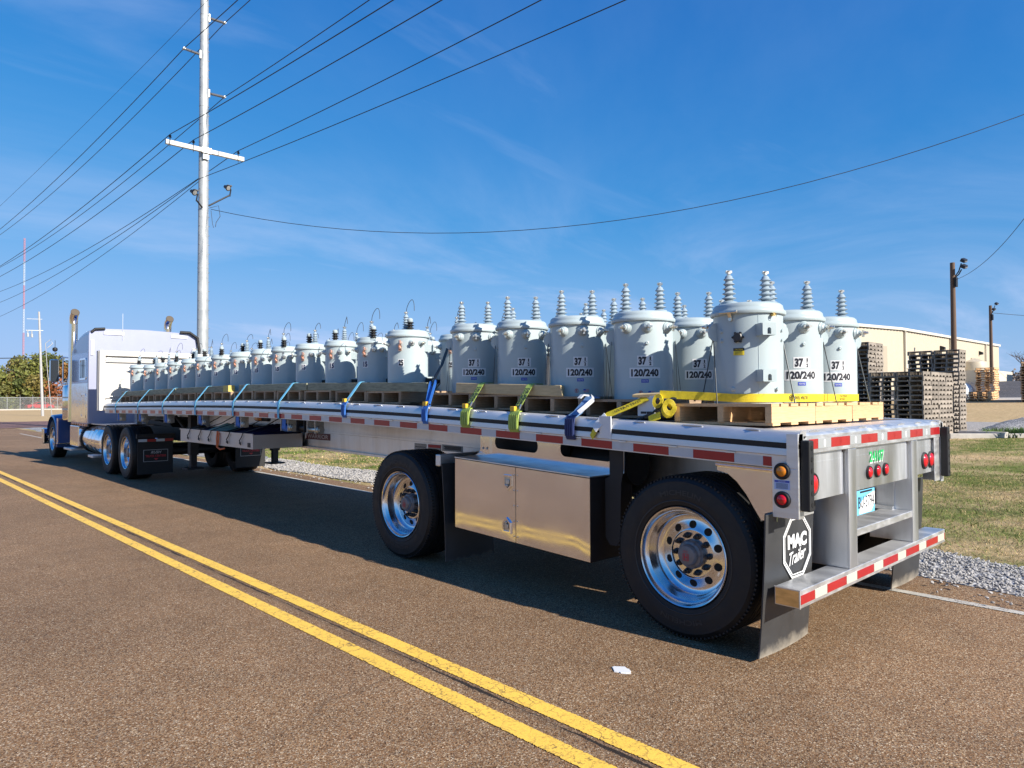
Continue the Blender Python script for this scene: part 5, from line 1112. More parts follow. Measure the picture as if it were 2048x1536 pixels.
# tractor mud flaps with reflective strip and dealer panel
for x in (.04, 1.86):
    mb = MB(); mb.box(x, x+.62, 12.50, 12.512, .13, .79); fl = mb.build('mud_flap', BLACK, TK)
    mb = MB(); mb.box(x-.02, x+.66, 12.49, 12.53, .80, .88); mb.build('flap_bar', STEEL if x > 1 else DARK, fl)
    for k in range(4): mb = MB(); mb.box(x+.01+k*.155, x+.16+k*.155, 12.495, 12.4985, .735, .785); mb.build('tape_strip', TAPEW if k % 2 == 0 else TAPER, fl)
    mb = MB(); fr = [(x+.10, .36), (x+.53, .36), (x+.53, .585), (x+.10, .585)]; f2 = [(x+.108, .368), (x+.522, .368), (x+.522, .577), (x+.108, .577)]; plate_holes(mb, fr, [f2], lambda a, b: (a, 12.4965, b), lambda a, b: (a, 12.4985, b))
    put_text(mb, 'RUSH', .05, lambda a, b: (x+.32+a, 12.496, .535+b), shear=.4, bold=.02, width=.19); mb.build('dealer_frame', M('grey print', (.4, .4, .4), .4), fl)
    mb = MB(); put_text(mb, 'TRUCK CENTERS', .042, lambda a, b: (x+.315+a, 12.496, .465+b), bold=.02, width=.36); mb.prism([(x+.28, .42), (x+.36, .42), (x+.32, .385)], lambda a, b: (a, 12.496, b), lambda a, b: (a, 12.498, b)); mb.build('dealer_lettering', LRED, fl)
# ------------------------------------------------------------ utility poles and wires
def pole(name, label, x, y, h, r0, r1, mat, z0=0.):
    o = thing(name, label, 'pole', (x, y, z0), 0); mb = MB(); n = 10
    mb.lathe([(0, -.3)]+[(r0+(r1-r0)*i/n, -.3+(h+.3)*i/n) for i in range(n+1)]+[(0, h+.02)], 28, (0, 0, 0)); mb.build('shaft', mat, o, 50); return o
PX, PY = 7.0, 29.1
pl = pole('utility_pole', 'tall galvanised steel utility pole behind the tractor with white crossarm', PX, PY, 27, .25, .13, GALV)
for z in (7.2, 9.7, 14.2, 18.2):
    mb = MB(); rr = .25-.12*z/27+.006; mb.lathe([(rr-.01, z-.03), (rr, z-.025), (rr, z+.025), (rr-.01, z+.03)], 24); mb.build('pole_collar', GALV, pl, 40)
mb = MB()
for k in range(60):
    z = 3+k*.4
    for a in (.6, 2.6): rr = .25-.12*z/27; mb.cyl(.014, 0, .05, 6, (rr*cs(a)*.98, -rr*sn(a)*.98, z), (cs(a), -sn(a), 0))
mb.build('step_bolts', STEEL, pl)
AZ = 12.2
mb = MB(); mb.box(-1.62, 1.62, -.36, -.22, AZ-.09, AZ+.09); arm = mb.build('crossarm', M('white fibreglass arm', (.50, .49, .46), .5, var=.06), pl)
mb = MB(); mb.box(-.2, .2, -.38, -.18, AZ-.11, AZ+.12); mb.box(-.12, .12, -.3, -.1, AZ-.35, AZ-.1); mb.build('arm_bracket', STEEL, arm)
INS = [(-1.45, -.29, AZ+.27), (-.52, -.29, AZ+.27), (1.38, -.29, AZ+.27)]
for x, y, z in INS:
    mb = MB(); mb.lathe([(.02, -.18), (.02, -.06), (.07, -.05), (.03, -.01), (.06, .01), (.03, .05), (0, .07)], 12, (x, y, z)); mb.cyl(.012, -.45, -.18, 6, (x, y, z)); mb.build('insulator', DARK, arm, 40)
def sideins(z, sg, ln=.95):
    mb = MB(); a = Vector((sg*.2, -.05, z)); b = Vector((sg*(.2+ln), -.05, z+.03)); d = (b-a).normalized(); P = []
    for i in range(14): q = i/13; P += [(.035, ln*q*.92), (.065, ln*q*.92+.02), (.035, ln*q*.92+.045)]
    mb.lathe([(0, 0)]+P+[(.02, ln), (0, ln)], 10, tuple(a), tuple(d)); iz = mb.build('line_post_insulator', M('grey polymer', (.18, .18, .19), .5), pl, 40)
    mb = MB(); mb.box(min(sg*.15, sg*.22), max(sg*.15, sg*.22), -.10, .0, z-.17, z+.17); mb.cyl(.05, -.08, .08, 8, tuple(b), (0, 1, 0)); mb.build('insulator_base', GALV, iz)
    return b+Vector((PX, PY, 0))
S1 = sideins(18.12, 1, .65); S2 = sideins(16.4, -1, .65); S3 = sideins(14.82, 1, .65)
# floodlights on the steel pole
def flood(parent, x, y, z, dx, dz=0.):
    mb = MB(); mb.tube([(x, y, z), (x+dx, y-.1, z+.35+dz)], .035, 7); mb.tube([(x+dx, y-.1, z+.3+dz), (x+dx+.05, y-.1, z+.62+dz)], .03, 7); b = mb.build('lamp_arm', DARK, parent, 50)
    mb = MB(); c = Vector((x+dx-.12, y-.12, z+.66+dz)); mb.lathe([(0, -.16), (.07, -.15), (.09, -.02), (.13, .05), (.13, .09)], 14, tuple(c), (.3, -.7, -.35)); mb.box(c.x+.0, c.x+.2, c.y-.03, c.y+.15, c.z+.08, c.z+.13); h_ = mb.build('floodlight', BPOLY, parent, 40)
    mb = MB(); mb.lathe([(.10, .088), (.06, .092), (0, .094)], 14, tuple(c), (.3, -.7, -.35)); mb.build('lens', M('lamp glass', (.25, .25, .25), .15), h_, 40)
flood(pl, .18, -.15, 9.9, .85, .25); flood(pl, -.12, -.22, 9.75, -.28, -.1)
mb = MB(); mb.tube([(.2, -.2, 9.8), (.55, -.25, 9.95), (.62, -.25, 9.5), (.45, -.25, 9.2), (.42, -.25, 9.0)], .012, 5); mb.tube([(.25, -.2, 9.7), (.3, -.25, 9.1), (.35, -.25, 8.95)], .01, 5); mb.build('loose_cable', WIRE, pl, 60)
def wire(label, pts, sag, r=.016, mat=WIRE):
    """spans hung between supports, parabola sag in each span"""
    P_ = []
    for s_, (a, b) in enumerate(zip(pts, pts[1:])):
        a = Vector(a); b = Vector(b); n = 26; sg = sag[s_]
        for i in range(n+(s_ == len(pts)-2)): q = i/n; p = a.lerp(b, q); p.z -= 4*sg*q*(1-q); P_.append(p)
    o0 = P_[len(P_)//2].copy(); o0.z = P_[len(P_)//2].z
    mb = MB(); mb.tube([p-o0 for p in P_], r, 6); o = mb.build('overhead_wire', mat, None, 60); o.location = o0
    return tag(o, label, 'wire', 'overhead wires')
for (x, y, z), bx_, l in zip(INS, (2.0, 2.7, 4.2), ('power line on the outer left insulator of the crossarm', 'power line on the inner left insulator of the crossarm', 'power line on the right insulator of the crossarm')):
    wire(l, [(PX+bx_, -33, z+.4), (PX+x, PY+y, z+.07), (PX-5.4+x*.9, 95, z-.5)], [.8, 1.5])
wire('power line on the topmost right bracket of the steel pole', [(PX+1.2, -33, 18.6), S1, (PX-4, 95, 16.2)], [.8, 1.5]); wire('power line on the left bracket of the steel pole', [(PX+.2, -33, 16.8), S2, (PX-6.2, 95, 14.4)], [.8, 1.5]); wire('power line on the lower right bracket of the steel pole', [(PX+2.6, -33, 15.3), S3, (PX-4.2, 95, 13.6)], [.8, 1.5])
wire('communication cable clamped below the crossarm', [(PX+4.9, -33, 11.2), (PX-.27, PY-.2, 10.95), (PX-5, 95, 10.6)], [.8, 1.6], .014); wire('second communication cable running forward below the crossarm', [(PX-.2, PY, 10.9), (PX-5.5, 95, 8.9)], [1.9], .012)
wire('thin static line at the far upper left of the sky', [(9.5, 2, 21.5), (-1, 95, 12.5)], [1.2], .008)
wire('slack service wire drooping across the sky to the right', [(PX+.25, PY-.2, 9.75), (24.5, 1.2, 11.3)], [2.55], .012)
# distant concrete pole at the left, with guyed riser
p2 = pole('utility_pole', 'slim pale distribution pole at the far left beyond the street', 10.4, 85, 10.9, .14, .09, M('pale pole', (.36, .36, .36), .6, var=.1)); p2.rotation_euler = (0, rad(-2.2), 0)
mb = MB(); mb.box(-1.2, .3, -.08, .0, 8.9, 8.97); mb.box(-1.1, .25, -.08, .0, 10.1, 10.14); mb.build('crossarm', GALV, p2)
for x, z in ((-1.05, 8.35), (-.7, 8.3)): mb = MB(); mb.lathe([(0, 0), (.11, 0), (.11, .35), (.05, .4), (.05, .7), (0, .75)], 10, (x, -.1, z-.1)); mb.build('cutout', GALV, p2, 40)
mb = MB(); mb.tube([(.8, -.1, 0), (.55, -.1, 4.5), (.45, -.1, 7.6), (.9, -.1, 8.0), (1.1, -.1, 7.6), (.6, -.1, 7.1)], .035, 6); mb.build('riser_pipe', M('pale pole', (0, 0, 0)), p2, 60)
wire('thin line leaving the distant pole to the left', [(10.2, 85, 6.1), (-30, 92, 6.0)], [.5], .04)
# radio mast
ms = thing('radio_mast', 'very tall red and white lattice radio mast on the left horizon', 'mast', (81, 590, 0))
RW = [M('mast red', (.42, .16, .18), .6), M('mast white', (.42, .46, .52), .6)]
for k in range(7):
    z0_, z1_ = k*16.7, (k+1)*16.7; mb = MB()
    for a in (0, 120, 240): mb.tube([(.5*cs(rad(a)), .5*sn(rad(a)), z0_), (.5*cs(rad(a)), .5*sn(rad(a)), z1_)], .12, 5)
    m_ = 10
    for i in range(m_):
        for a in (0, 120, 240): mb.tube([(.5*cs(rad(a)), .5*sn(rad(a)), z0_+(z1_-z0_)*i/m_), (.5*cs(rad(a+120)), .5*sn(rad(a+120)), z0_+(z1_-z0_)*(i+1)/m_)], .07, 4)
    mb.build('mast_section', RW[k % 2] if k != 6 else RW[0], ms)
# ------------------------------------------------------------ trees
LEAF = {}
def leafmat(name, cols):
    m, t_, b = nodes(name); b.inputs['Roughness'].default_value = .7; at = t_.nodes.new('ShaderNodeAttribute'); at.attribute_name = 'tint'; t_.links.new(at.outputs['Color'], b.inputs['Base Color'])
    return m
AUT = leafmat('autumn leaves', None); BARK = M('tree bark', (.12, .09, .07), .9, var=.3)
def tree(label, x, y, h, rx, cols, nleaf, seed, ls, z0=0, cat='tree', group=None):
    r_ = random.Random(seed); o = thing('tree', label, cat, (x, y, z0), 0, group); mb = MB(); limbs = []
    mb.tube([(0, 0, -.2), (.05, 0, h*.2), (0, .1, h*.4), (.1, 0, h*.75)], [h*.035, h*.028, h*.02, h*.006], 8)
    for k in range(9):
        a = 2*PI*k/9+r_.random(); zb = h*r_.uniform(.18, .5); e = Vector((cs(a)*rx*r_.uniform(.5, .8), sn(a)*rx*r_.uniform(.5, .8), h*r_.uniform(.5, .85))); mb.tube([(0, 0, zb), tuple(e*.5+Vector((0, 0, zb*.6))), tuple(e)], [h*.014, h*.009, h*.003], 5); limbs.append(e)
    mb.build('trunk', BARK, o, 50)
    clumps = []
    for k in range(46):
        a = r_.uniform(0, 6.28); q = r_.random()**.5; zz = r_.uniform(.14, 1.0); rr = rx*math.sqrt(max(.05, 1-((zz-.42)/.6)**2))*q
        clumps.append((Vector((rr*cs(a), rr*sn(a), h*zz*.93)), r_.uniform(.14, .27)*rx, cols[r_.randrange(len(cols))] if zz < .62 else cols[max(0, min(len(cols)-1, int(len(cols)*r_.random()**.6)))]))
    V_ = []; F_ = []; T_ = []
    for _ in range(nleaf):
        c, cr, cc = clumps[r_.randrange(len(clumps))]
        d = Vector((r_.gauss(0, 1), r_.gauss(0, 1), r_.gauss(0, 1))).normalized()*cr*(r_.random()**.4); p = c+d; s_ = ls*r_.uniform(.6, 1.4)
        u = Vector((r_.gauss(0, 1), r_.gauss(0, 1), r_.gauss(0, .6))).normalized(); v = u.orthogonal().normalized(); v.rotate(Matrix.Rotation(r_.uniform(0, 6.28), 3, u)); k = len(V_); wv = u.cross(v)
        V_ += [p-v*s_, p+wv*s_*.55, p+v*s_, p-wv*s_*.55]; F_.append((k, k+1, k+2, k+3)); q = r_.uniform(.65, 1.35); T_ += [(cc[0]*q, cc[1]*q, cc[2]*q, 1)]*4
    me = bpy.data.meshes.new('crown'); me.from_pydata([tuple(p) for p in V_], [], F_); me.materials.append(AUT); ca = me.attributes.new('tint', 'FLOAT_COLOR', 'POINT'); ca.data.foreach_set('color', [q for t4 in T_ for q in t4])
    link('crown', me, o); return o
GREENC = [(.09, .11, .02), (.13, .14, .025), (.07, .09, .02)]; REDC = [(.20, .062, .018), (.19, .088, .02), (.14, .11, .022), (.10, .10, .02)]
tree('broad autumn tree turning red, tallest behind the far fence', 24, 172, 10.4, 11.5, REDC+GREENC, 13000, 3, .32)
tree('green and russet tree at the left edge behind the fence', 10.5, 170, 7.6, 7.5, REDC[1:]+GREENC, 6500, 4, .32)
tree('reddish tree partly hidden behind the tractor mirror', 38, 170, 9.2, 8.5, REDC+REDC+GREENC[:1], 7000, 5, .32)
tree('low green tree between the autumn trees', 17.5, 166, 6.3, 6.5, GREENC+REDC[2:], 5000, 6, .3)
# bare trees and hedge line on the right horizon
def bare(x, y, z, h, seed):
    r_ = random.Random(seed); o = thing('bare_tree', '', 'tree', (x, y, z), 0, 'bare trees on the right horizon'); mb = MB()
    def grow(p, d, l, r, k):
        e = p+d*l; mb.tube([tuple(p), tuple((p+e)/2+Vector((r_.gauss(0, .06*l), r_.gauss(0, .06*l), 0))), tuple(e)], [r, r*.8, r*.6], 4)
        if k == 0: return
        for _ in range(3 if k > 1 else 4): grow(p+d*l*r_.uniform(.55, 1.), (d+Vector((r_.gauss(0, .5), r_.gauss(0, .5), r_.uniform(-.1, .35)))).normalized(), l*r_.uniform(.5, .72), r*.5, k-1)
    grow(Vector((0, 0, -.2)), Vector((0, 0, 1)), h*.36, h*.03, 4); mb.build('trunk', M('bare twigs', (.11, .085, .075), .9), o); return o
for i, (x, y, h) in enumerate(((132, 14, 10), (140, 20, 9), (138, 9, 11), (150, 26, 10), (146, 12, 9))):
    o = bare(x, y, terr(x, y), h, 20+i); o['label'] = '%s leafless grey tree on the right horizon past the beige building' % ('nearest', 'second', 'tallest', 'farthest', 'rightmost')[i]
# far wood that reads as one mass
mb = MB(); r_ = random.Random(5); vv = []; ff = []
def hedge(x0, y0, x1, y1, n, h, dpt):
    for i in range(n):
        q = r_.random(); x = x0+(x1-x0)*q+r_.uniform(-dpt, dpt); y = y0+(y1-y0)*q+r_.uniform(-dpt, dpt); z = terr(x, y)+h*r_.random()**1.3; s_ = h*r_.uniform(.03, .09); k = len(vv); a = r_.uniform(0, 3.14)
        vv.extend([(x-s_*cs(a), y-s_*sn(a), z-s_*.4), (x+s_*cs(a), y+s_*sn(a), z-s_*.5), (x+s_*.6*cs(a), y+s_*.5*sn(a), z+s_*.7), (x-s_*.6*cs(a), y-s_*.4*sn(a), z+s_*.8)]); ff.append((k, k+1, k+2, k+3))
hedge(125, -25, 175, 40, 9000, 4.2, 5); hedge(-60, 290, 240, 300, 9000, 7, 8)
mb.add(vv, ff); me = mb.mesh('far_wood', M('dry scrub', (.16, .125, .10), .95, var=.35, vs_=.4), None, False); tag(link('far_wood', me), 'low brown scrub and woods along the horizon', 'woodland', kind='stuff')
# ------------------------------------------------------------ fence at the far left
fe = thing('chain_link_fence', 'chain link fence with barbed top in front of the autumn trees', 'fence', (18, 150, 0), world=True)
def chain():
    m, t_, b = nodes('chain link wire'); b.inputs['Base Color'].default_value = (.16, .165, .17, 1); b.inputs['Metallic'].default_value = .6; b.inputs['Roughness'].default_value = .5
    sp = t_.nodes.new('ShaderNodeSeparateXYZ'); t_.links.new(t_.nodes.new('ShaderNodeTexCoord').outputs['Object'], sp.inputs[0])
    ks = []
    for sg in (1, -1):
        e = math_(t_, 'FRACT', math_(t_, 'MULTIPLY', math_(t_, 'ADD', sp.outputs[0], math_(t_, 'MULTIPLY', sp.outputs[2], sg)), 9.)); ks.append(math_(t_, 'LESS_THAN', e, .22))
    t_.links.new(math_(t_, 'MAXIMUM', ks[0], ks[1]), b.inputs['Alpha']); return m
CH = chain()
for k in range(18):
    x = 10+k*1.9; mb = MB(); mb.cyl(.05, 0, 2.3, 8, (x, 150, 0)); mb.tube([(x, 150, 2.3), (x-.1, 149.7, 2.75)], .03, 5); mb.build('post', GALV, fe)
mb = MB(); mb.tube([(10, 150, 2.28), (42.3, 150, 2.28)], .035, 6); mb.build('top_rail', GALV, fe)
mb = MB(); mb.add([(10, 149.95, .05), (42.3, 149.95, .05), (42.3, 149.95, 2.28), (10, 149.95, 2.28)], [(0, 1, 2, 3)]); mb.build('wire_mesh', CH, fe)
mb = MB(); mb.box(10, 42.3, 149.9, 150.1, 0, .22); mb.build('kerb', CONC, fe)
def car(label, x, y, z, rz, body, L_=4.5, H=1.5):
    o = thing('parked_car', label, 'car', (x, y, z), rz); mb = MB()
    mb.prism([(-2.2, .35), (-2.25, .75), (-2.1, .95), (-1.0, 1.0), (-.55, 1.42), (.75, 1.45), (1.35, 1.0), (2.1, .9), (2.25, .6), (2.2, .35)], lambda a, b: (a, -.85, b), lambda a, b: (a, .85, b)); mb.build('body', body, o, 30, .06)
    mb = MB(); mb.prism([(-.9, 1.02), (-.5, 1.36), (.7, 1.38), (1.15, 1.02)], lambda a, b: (a, -.862, b), lambda a, b: (a, -.851, b)); mb.build('window', GLASS, o)
    for xx in (-1.4, 1.4):
        mb = MB(); mb.cyl(.33, 0, .2, 18, (xx, -.7, .33), (0, -1, 0)); w_ = mb.build('wheel', TYRE, o, 40); mb = MB(); mb.cyl(.2, .2, .21, 14, (xx, -.7, .33), (0, -1, 0)); mb.build('rim', RIM, w_)
    return o
car('small red car behind the chain link fence', 21.5, 156, 0, rad(8), M('red car paint', (.45, .03, .04), .3, coat=.5))
car('orange yellow vehicle at the far left edge by the fence', 9.2, 152, 0, rad(4), M('orange paint', (.65, .28, .03), .4, coat=.3))
# ------------------------------------------------------------ beige metal building on the right
BY, ZG = 20.2, 2.2
bd = thing('warehouse', 'long beige ribbed metal warehouse behind the stacked pallets', 'building', (70, BY, ZG), world=True)
BEI = M('beige metal siding', (.50, .43, .32), .5, 0, var=.04, vs_=2, dirt=((.52, .44, .32), .6, .5, .75, .4)); TRIM = M('cream trim', (.60, .55, .45), .5)
xl, xr, xrg = 38.0, 100.6, 65.2
def ztop(x): return 7.65-.75*(xrg-x)/(xrg-44) if x < xrg else 7.65+.25*(x-xrg)/(xr-xrg)
mb = MB(); n = 320; vv = []; ff = []     # ribbed wall: real corrugation
for i in range(n+1):
    x = xl+(xr-xl)*i/n; y = BY-(.045 if i % 4 in (0, 1) else 0); vv += [(x, y, 0), (x, y, ztop(x))]
    if i: k = 2*i; ff.append((k-2, k, k+1, k-1))
mb.add(vv, ff); mb.add([(xr, BY, 0), (xr, BY+35, 0), (xr, BY+35, ztop(xr)), (xr, BY, ztop(xr)), (xl, BY, 0), (xl, BY+35, 0), (xl, BY+35, ztop(xl)), (xl, BY, ztop(xl))], [(0, 1, 2, 3), (7, 6, 5, 4)]); mb.build('wall', BEI, bd)
mb = MB(); vv = []; ff = []
for i, x in enumerate(lin(xl-.3, xr+.3, 30)):
    z = ztop(x); vv += [(x, BY-.2, z-.02), (x, BY-.2, z+.22), (x, BY+36, z+.22)]
    if i: k = 3*i; ff += [(k-3, k, k+1, k-2), (k-2, k+1, k+2, k-1)]
mb.add(vv, ff); rf = mb.build('roof', TRIM, bd)
for u_, dz, rr in ((50.6, 1.7, .45), (47.0, .9, .28), (86, 1.1, .2)):
    mb = MB(); mb.lathe([(rr, -1), (rr, dz), (0, dz)], 16, (u_+2, BY+3, ztop(u_))); mb.build('roof_vent', GALV, rf, 40)
for x, z in ((49.5, 6.0), (77, 6.6), (91.5, 6.7)):
    mb = MB(); mb.prism([(0, -.25), (-.35, -.2), (-.35, .05), (0, .2)], lambda a, b: (x-.25, BY-.05+a, z+b), lambda a, b: (x+.25, BY-.05+a, z+b)); mb.build('wall_lamp', DARK, bd)
for x in (66.5,): mb = MB(); mb.box(x, x+.5, BY-.1, BY-.05, 4.2, 5.1); mb.build('electrical_box', TRIM, bd)
for x in (52, 66, 80, 94):
    mb = MB(); mb.box(x, x+.14, BY-.2, BY-.06, 1.5, ztop(x)); mb.build('downspout', TRIM, bd)
for x in (58, 88): mb = MB(); mb.box(x, x+3.6, BY-.09, BY-.06, 1.5, 6.0); dr = mb.build('roller_door', M('tan roller door', (.40, .34, .25), .5), bd)
# dome vent hood on the wall, small block annexe
mb = MB(); mb.lathe([(0, -1.3), (1.1, -1.2), (1.3, 0), (1.1, .7), (0, 1.1)], 18, (83.5, BY-1.4, 4.6)); mb.build('vent_hood', BEI, bd, 50)
mb = MB(); mb.box(80, 90, BY-3.5, BY-.1, 2, 4.3); mb.build('annexe', TRIM, bd)
# shipping container
cn = thing('shipping_container', 'cream shipping container with double doors at the right end of warehouse', 'container', (92, 10.5, terr(92, 10.5)), rad(0), world=False)
mb = MB(); n = 60; vv = []; ff = []
for i in range(n+1): x = -4.2+8.4*i/n; y = -.04 if i % 4 in (0, 1) else .02; vv += [(x, y, .15), (x, y, 2.9)]; (ff.append((2*i-2, 2*i, 2*i+1, 2*i-1)) if i else None)
mb.add(vv, ff); mb.box(-4.2, 4.2, .05, 2.4, .15, 2.9); mb.build('body', M('cream container', (.66, .62, .53), .55, var=.06), cn)
for x in (-3.4, -1.5): mb = MB(); mb.box(x, x+1.7, -.09, -.05, .3, 2.7); d_ = mb.build('door', M('cream door', (.62, .57, .48), .5), cn); mb = MB(); mb.tube([(x+.6, -.11, .3), (x+.6, -.11, 2.7)], .03, 6); mb.tube([(x+1.1, -.11, .3), (x+1.1, -.11, 2.7)], .03, 6); mb.build('lock_rod', STEEL, d_)
mb = MB(); mb.box(-4.3, 4.3, -.1, .0, 2.9, 3.05); mb.box(-4.3, 4.3, -.1, 0, 0.02, .15); mb.build('frame', TRIM, cn)
# yard light poles
WP = M('brown wood pole', (.12, .075, .05), .85, var=.25, vs_=4, stretch=(6, 6, .4), bs=10, bst=.4)
for (x, y, h, l) in ((38.8, 9.2, 7.75, 'brown wooden light pole rising behind the tall pallet stack'), (69.5, 14.2, 6.9, 'farther brown wooden light pole with twin floodlights by the container')):
    z0 = terr(x, y); o = pole('light_pole', l, x, y, h, .15, .115, WP, z0)
    for q, (dx, dy, dz) in enumerate(((.22, -.3, .1), (-.5, -.25, -.45)) if x > 50 else ((.25, -.35, .05), (.08, -.4, -.3))):
        mb = MB(); mb.tube([(0, 0, h-.9), (dx*.7, dy*.7, h-.5+dz*.5), (dx, dy, h+dz-.1)], .03, 6); mb.build('lamp_arm', DARK, o, 50)
        mb = MB(); mb.bar((dx-.2, dy-.1, h+dz), (dx+.18, dy-.14, h+dz+.08), (0, .2, .13), (0, -.07, .16)); fl = mb.build('floodlight', BPOLY, o, None, .03)
        mb = MB(); mb.bar((dx-.16, dy-.155, h+dz-.05), (dx+.14, dy-.195, h+dz+.03), (0, .13, .09), (0, -.02, .02)); mb.build('lens', M('lamp glass', (0, 0, 0)), fl)
    mb = MB(); mb.box(-.16, .16, -.2, -.1, h-1.3, h-.8); mb.build('junction_box', DARK, o)
wire('slack wire leaving the near wooden light pole', [(38.9, 9.05, 7.8), (24.5, 1.2, 11.3)], [1.1], .012); wire('thin wire from the farther wooden light pole to the right', [(69.6, 14.1, 9.0), (120, -4, 10)], [.4], .02)
# ------------------------------------------------------------ stacked pallets in the yard
def pallet_mesh(name, sx, sy, h, mat, seed):
    """small block of boards: stringers along x with fork notches, boards along y"""
    r_ = random.Random(seed); mb = MB(); t = .017; sh = h-2*t-.004
    for q in (-.5, 0, .5):
        yc = q*(sy-.04)
        a = -sx/2
        pr = [(-sx/2, t), (-sx/2+.1, t), (-sx/2+.12, t+.032), (-sx/2+.26, t+.032), (-sx/2+.28, t), (sx/2-.28, t), (sx/2-.26, t+.032), (sx/2-.12, t+.032), (sx/2-.1, t), (sx/2, t), (sx/2, t+sh), (-sx/2, t+sh)]
        mb.prism(pr, lambda p, z: (p, yc-.02, z), lambda p, z: (p, yc+.02, z))
    for z, n in ((0, 3), (t+sh, 6)):
        for i in range(n): x = -sx/2+.05+(sx-.1)*i/(n-1); w_ = .045+r_.uniform(-.006, .006); mb.box(x-w_, x+w_, -sy/2, sy/2, z, z+t)
    return mb.mesh(name, mat)
PW = [pallet_mesh('stacked_pallet', .70, .72, .137, GREYW, s) for s in range(4)]
LAYW = ['ground']+[q for q in 'second third fourth fifth sixth seventh eighth ninth tenth eleventh twelfth thirteenth fourteenth fifteenth sixteenth seventeenth eighteenth nineteenth twentieth twenty-first twenty-second'.split()]; COLW = ['one', 'two', 'three', 'four']
def stack(x0, y0, nx, ny, nz, label, group, meshes=PW, px=.71, py=.74, h=.139, jit=.02, keep=None, skip=0):
    for k in range(nz):
        for i in range(nx):
            for j in range(ny):
                if not (i == 0 or j == 0 or k == nz-1 or (keep and keep(i, j, k))): continue
                if skip and k >= nz-skip and j == 0 and i == nx-1: continue
                z = terr(x0, y0)+.02+k*h
                o = bpy.data.objects.new('stacked_pallet', meshes[rnd.randrange(len(meshes))]); col.objects.link(o)
                o.location = (x0+px*(i+.5)+rnd.uniform(-jit, jit)*.6, y0+py*(j+.5)+rnd.uniform(-jit, jit), z); o.rotation_euler = (0, 0, rnd.choice((0, PI))+rnd.uniform(-.012, .012)); tag(o, label+', '+LAYW[k]+' layer'+(', column '+COLW[i] if nx > 1 else '')+(', back' if j else ''), 'pallet', group)
stack(18.45, 4.75, 4, 2, 14, 'weathered pallet in the low wide stack', 'pallets in the low wide stack')
stack(21.42, 4.60, 1, 2, 19, 'weathered pallet in the tall stack under the light pole', 'pallets in the tall stack', keep=lambda i, j, k: True)
stack(22.16, 4.95, 1, 1, 18, 'weathered pallet in the single column right of the tall stack', 'pallets in the right column')
stack(21.6, 7.35, 2, 2, 22, 'brown pallet in the rear stack beside the transformers', 'pallets in the rear stack')
PN = [pallet_mesh('stacked_pallet', 1.15, 1.0, .14, WOODN, s) for s in (7, 8)]
stack(47.6, 9.3, 1, 1, 14, 'pale pallet in the leaning stack far in the yard', 'pallets in the pale stack', PN, 1.2, 1.05, .145, .05)
stack(45.6, 9.2, 2, 1, 4, 'pale pallet in the low stack far in the yard', 'pallets in the low pale stack', PN, 1.2, 1.05, .145, .04)
PD = [pallet_mesh('stacked_pallet', 1.15, 1.0, .14, WOODA, s) for s in (9,)]
stack(44.4, 6.35, 2, 1, 16, 'brown pallet in the stack at the far right edge', 'pallets in the right edge stack', PD, 1.2, 1.05, .145, .03)
# white bulk bags beside the pale pallets
BAG = M('white bulk bag', (.62, .70, .76), .7, var=.08)
for i, (x, y, h) in enumerate(((46.6, 10.9, 1.25), (47.9, 10.9, 1.1))):
    mb = MB(); mb.lathe([(0, 0), (.38, 0), (.46, .25), (.44, h*.6), (.3, h*.85), (.1, h*.95), (.16, h)], 14); o = mb.build('bulk_bag', BAG, None, 50); o.location = (x, y, terr(x, y)); tag(o, ('rounded white bulk bag in the yard, the left of two', 'rounded white bulk bag in the yard, the right of two')[i], 'bag')
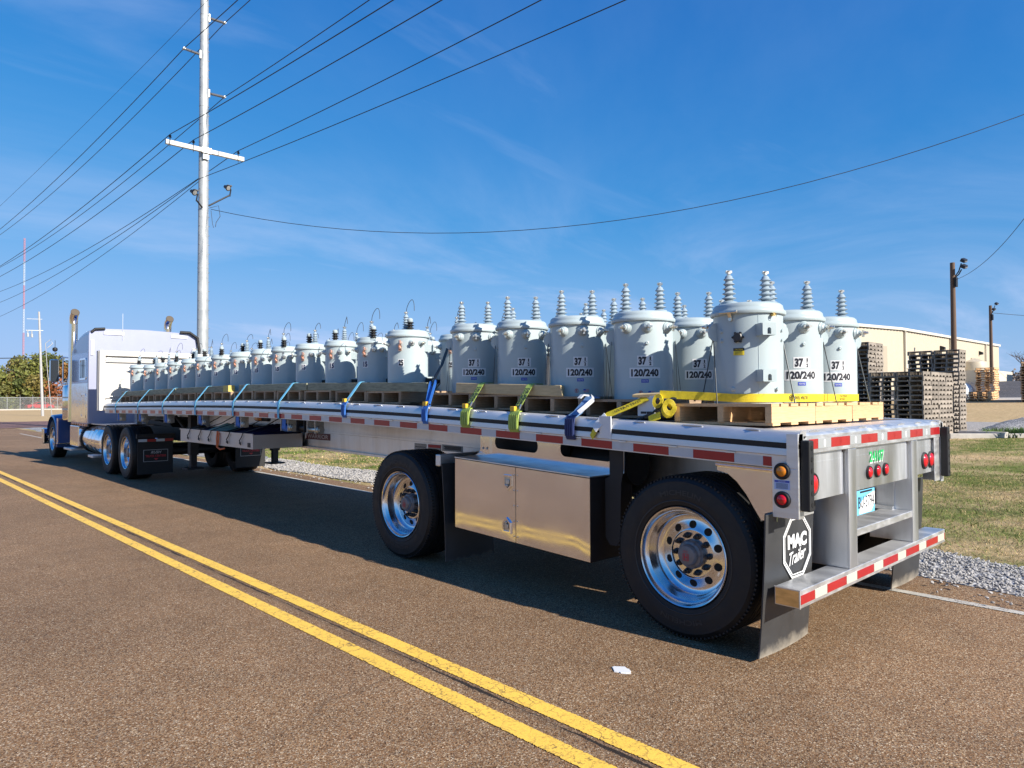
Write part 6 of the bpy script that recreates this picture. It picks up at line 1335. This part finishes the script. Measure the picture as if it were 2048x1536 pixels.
# concrete wheel stops and kerb pieces at the edge of the yard
def stop(label, x, y, L_, rz, mat=CONC):
    mb = MB(); mb.prism([(-.15, 0), (-.12, .1), (-.06, .17), (.06, .17), (.12, .1), (.15, 0)], lambda a, b: (-L_/2, a, b), lambda a, b: (L_/2, a, b)); o = mb.build('parking_stop', mat, None, 30, .015); o.location = (x, y, terr(x, y)); o.rotation_euler = (0, 0, rz); tag(o, label, 'parking stop', 'concrete parking stops')
stop('tan concrete parking stop lying askew beside the pallet stack', 20.3, 3.75, 1.3, rad(75))
stop('grey concrete parking stop at the lawn edge', 22.2, 3.1, 2.0, rad(12), M('dark concrete', (.20, .19, .18), .9, var=.2))  # this stop has a darker concrete colour
mb = MB(); mb.box(-2.5, 2.5, -.09, .09, -.1, .13); o = mb.build('kerb_stone', CONC, None, None, .02); o.location = (20.9, 2.5, terr(20, 2.5)); o.rotation_euler = (0, 0, rad(-48)); tag(o, 'long pale kerb stone between lawn and driveway', 'kerb')
mb = MB(); nx = 16; vv = []; ff = []; r_ = random.Random(3)
for j in range(nx+1):
    for i in range(nx+1):
        a, b = i/nx*2-1, j/nx*2-1; vv.append((a*2.2, b*1.3, max(0, .42*(1-(a*a+b*b)**.7))+r_.uniform(0, .05)*(1 if abs(a) < .9 and abs(b) < .9 else 0)))
for j in range(nx):
    for i in range(nx): k = j*(nx+1)+i; ff.append((k, k+1, k+nx+2, k+nx+1))
mb.add(vv, ff); o = mb.build('rubble_pile', GRAV, None, 40); o.location = (24.6, 3.4, terr(24.6, 3.4)-.01); tag(o, 'low heap of grey gravel by the driveway at the right edge', 'gravel heap')
# weeds by the parking stops
V = []; Fc = []; T = []
for _ in range(900):
    a = rnd.uniform(0, 6.28); r = rnd.random()**.7*.9; x, y = 20.9+r*cs(a), 3.35+r*sn(a)*.6; z = terr(x, y); h = rnd.uniform(.08, .3); b = rnd.uniform(0, 6.28); k = len(V); wv = .02
    V += [(x-wv*cs(a), y-wv*sn(a), z), (x+wv*cs(a), y+wv*sn(a), z), (x+.4*h*cs(b), y+.4*h*sn(b), z+h)]; Fc.append((k, k+1, k+2)); q = rnd.uniform(.6, 1.3); T += [(.08*q, .15*q, .03*q, 1)]*3
me = bpy.data.meshes.new('weeds'); me.from_pydata(V, [], Fc); me.materials.append(GB); ca = me.attributes.new('tint', 'FLOAT_COLOR', 'POINT'); ca.data.foreach_set('color', [c for q in T for c in q])
tag(link('weeds', me), 'green weeds growing around the parking stops', 'weeds', kind='stuff')
bpy.context.view_layer.update()
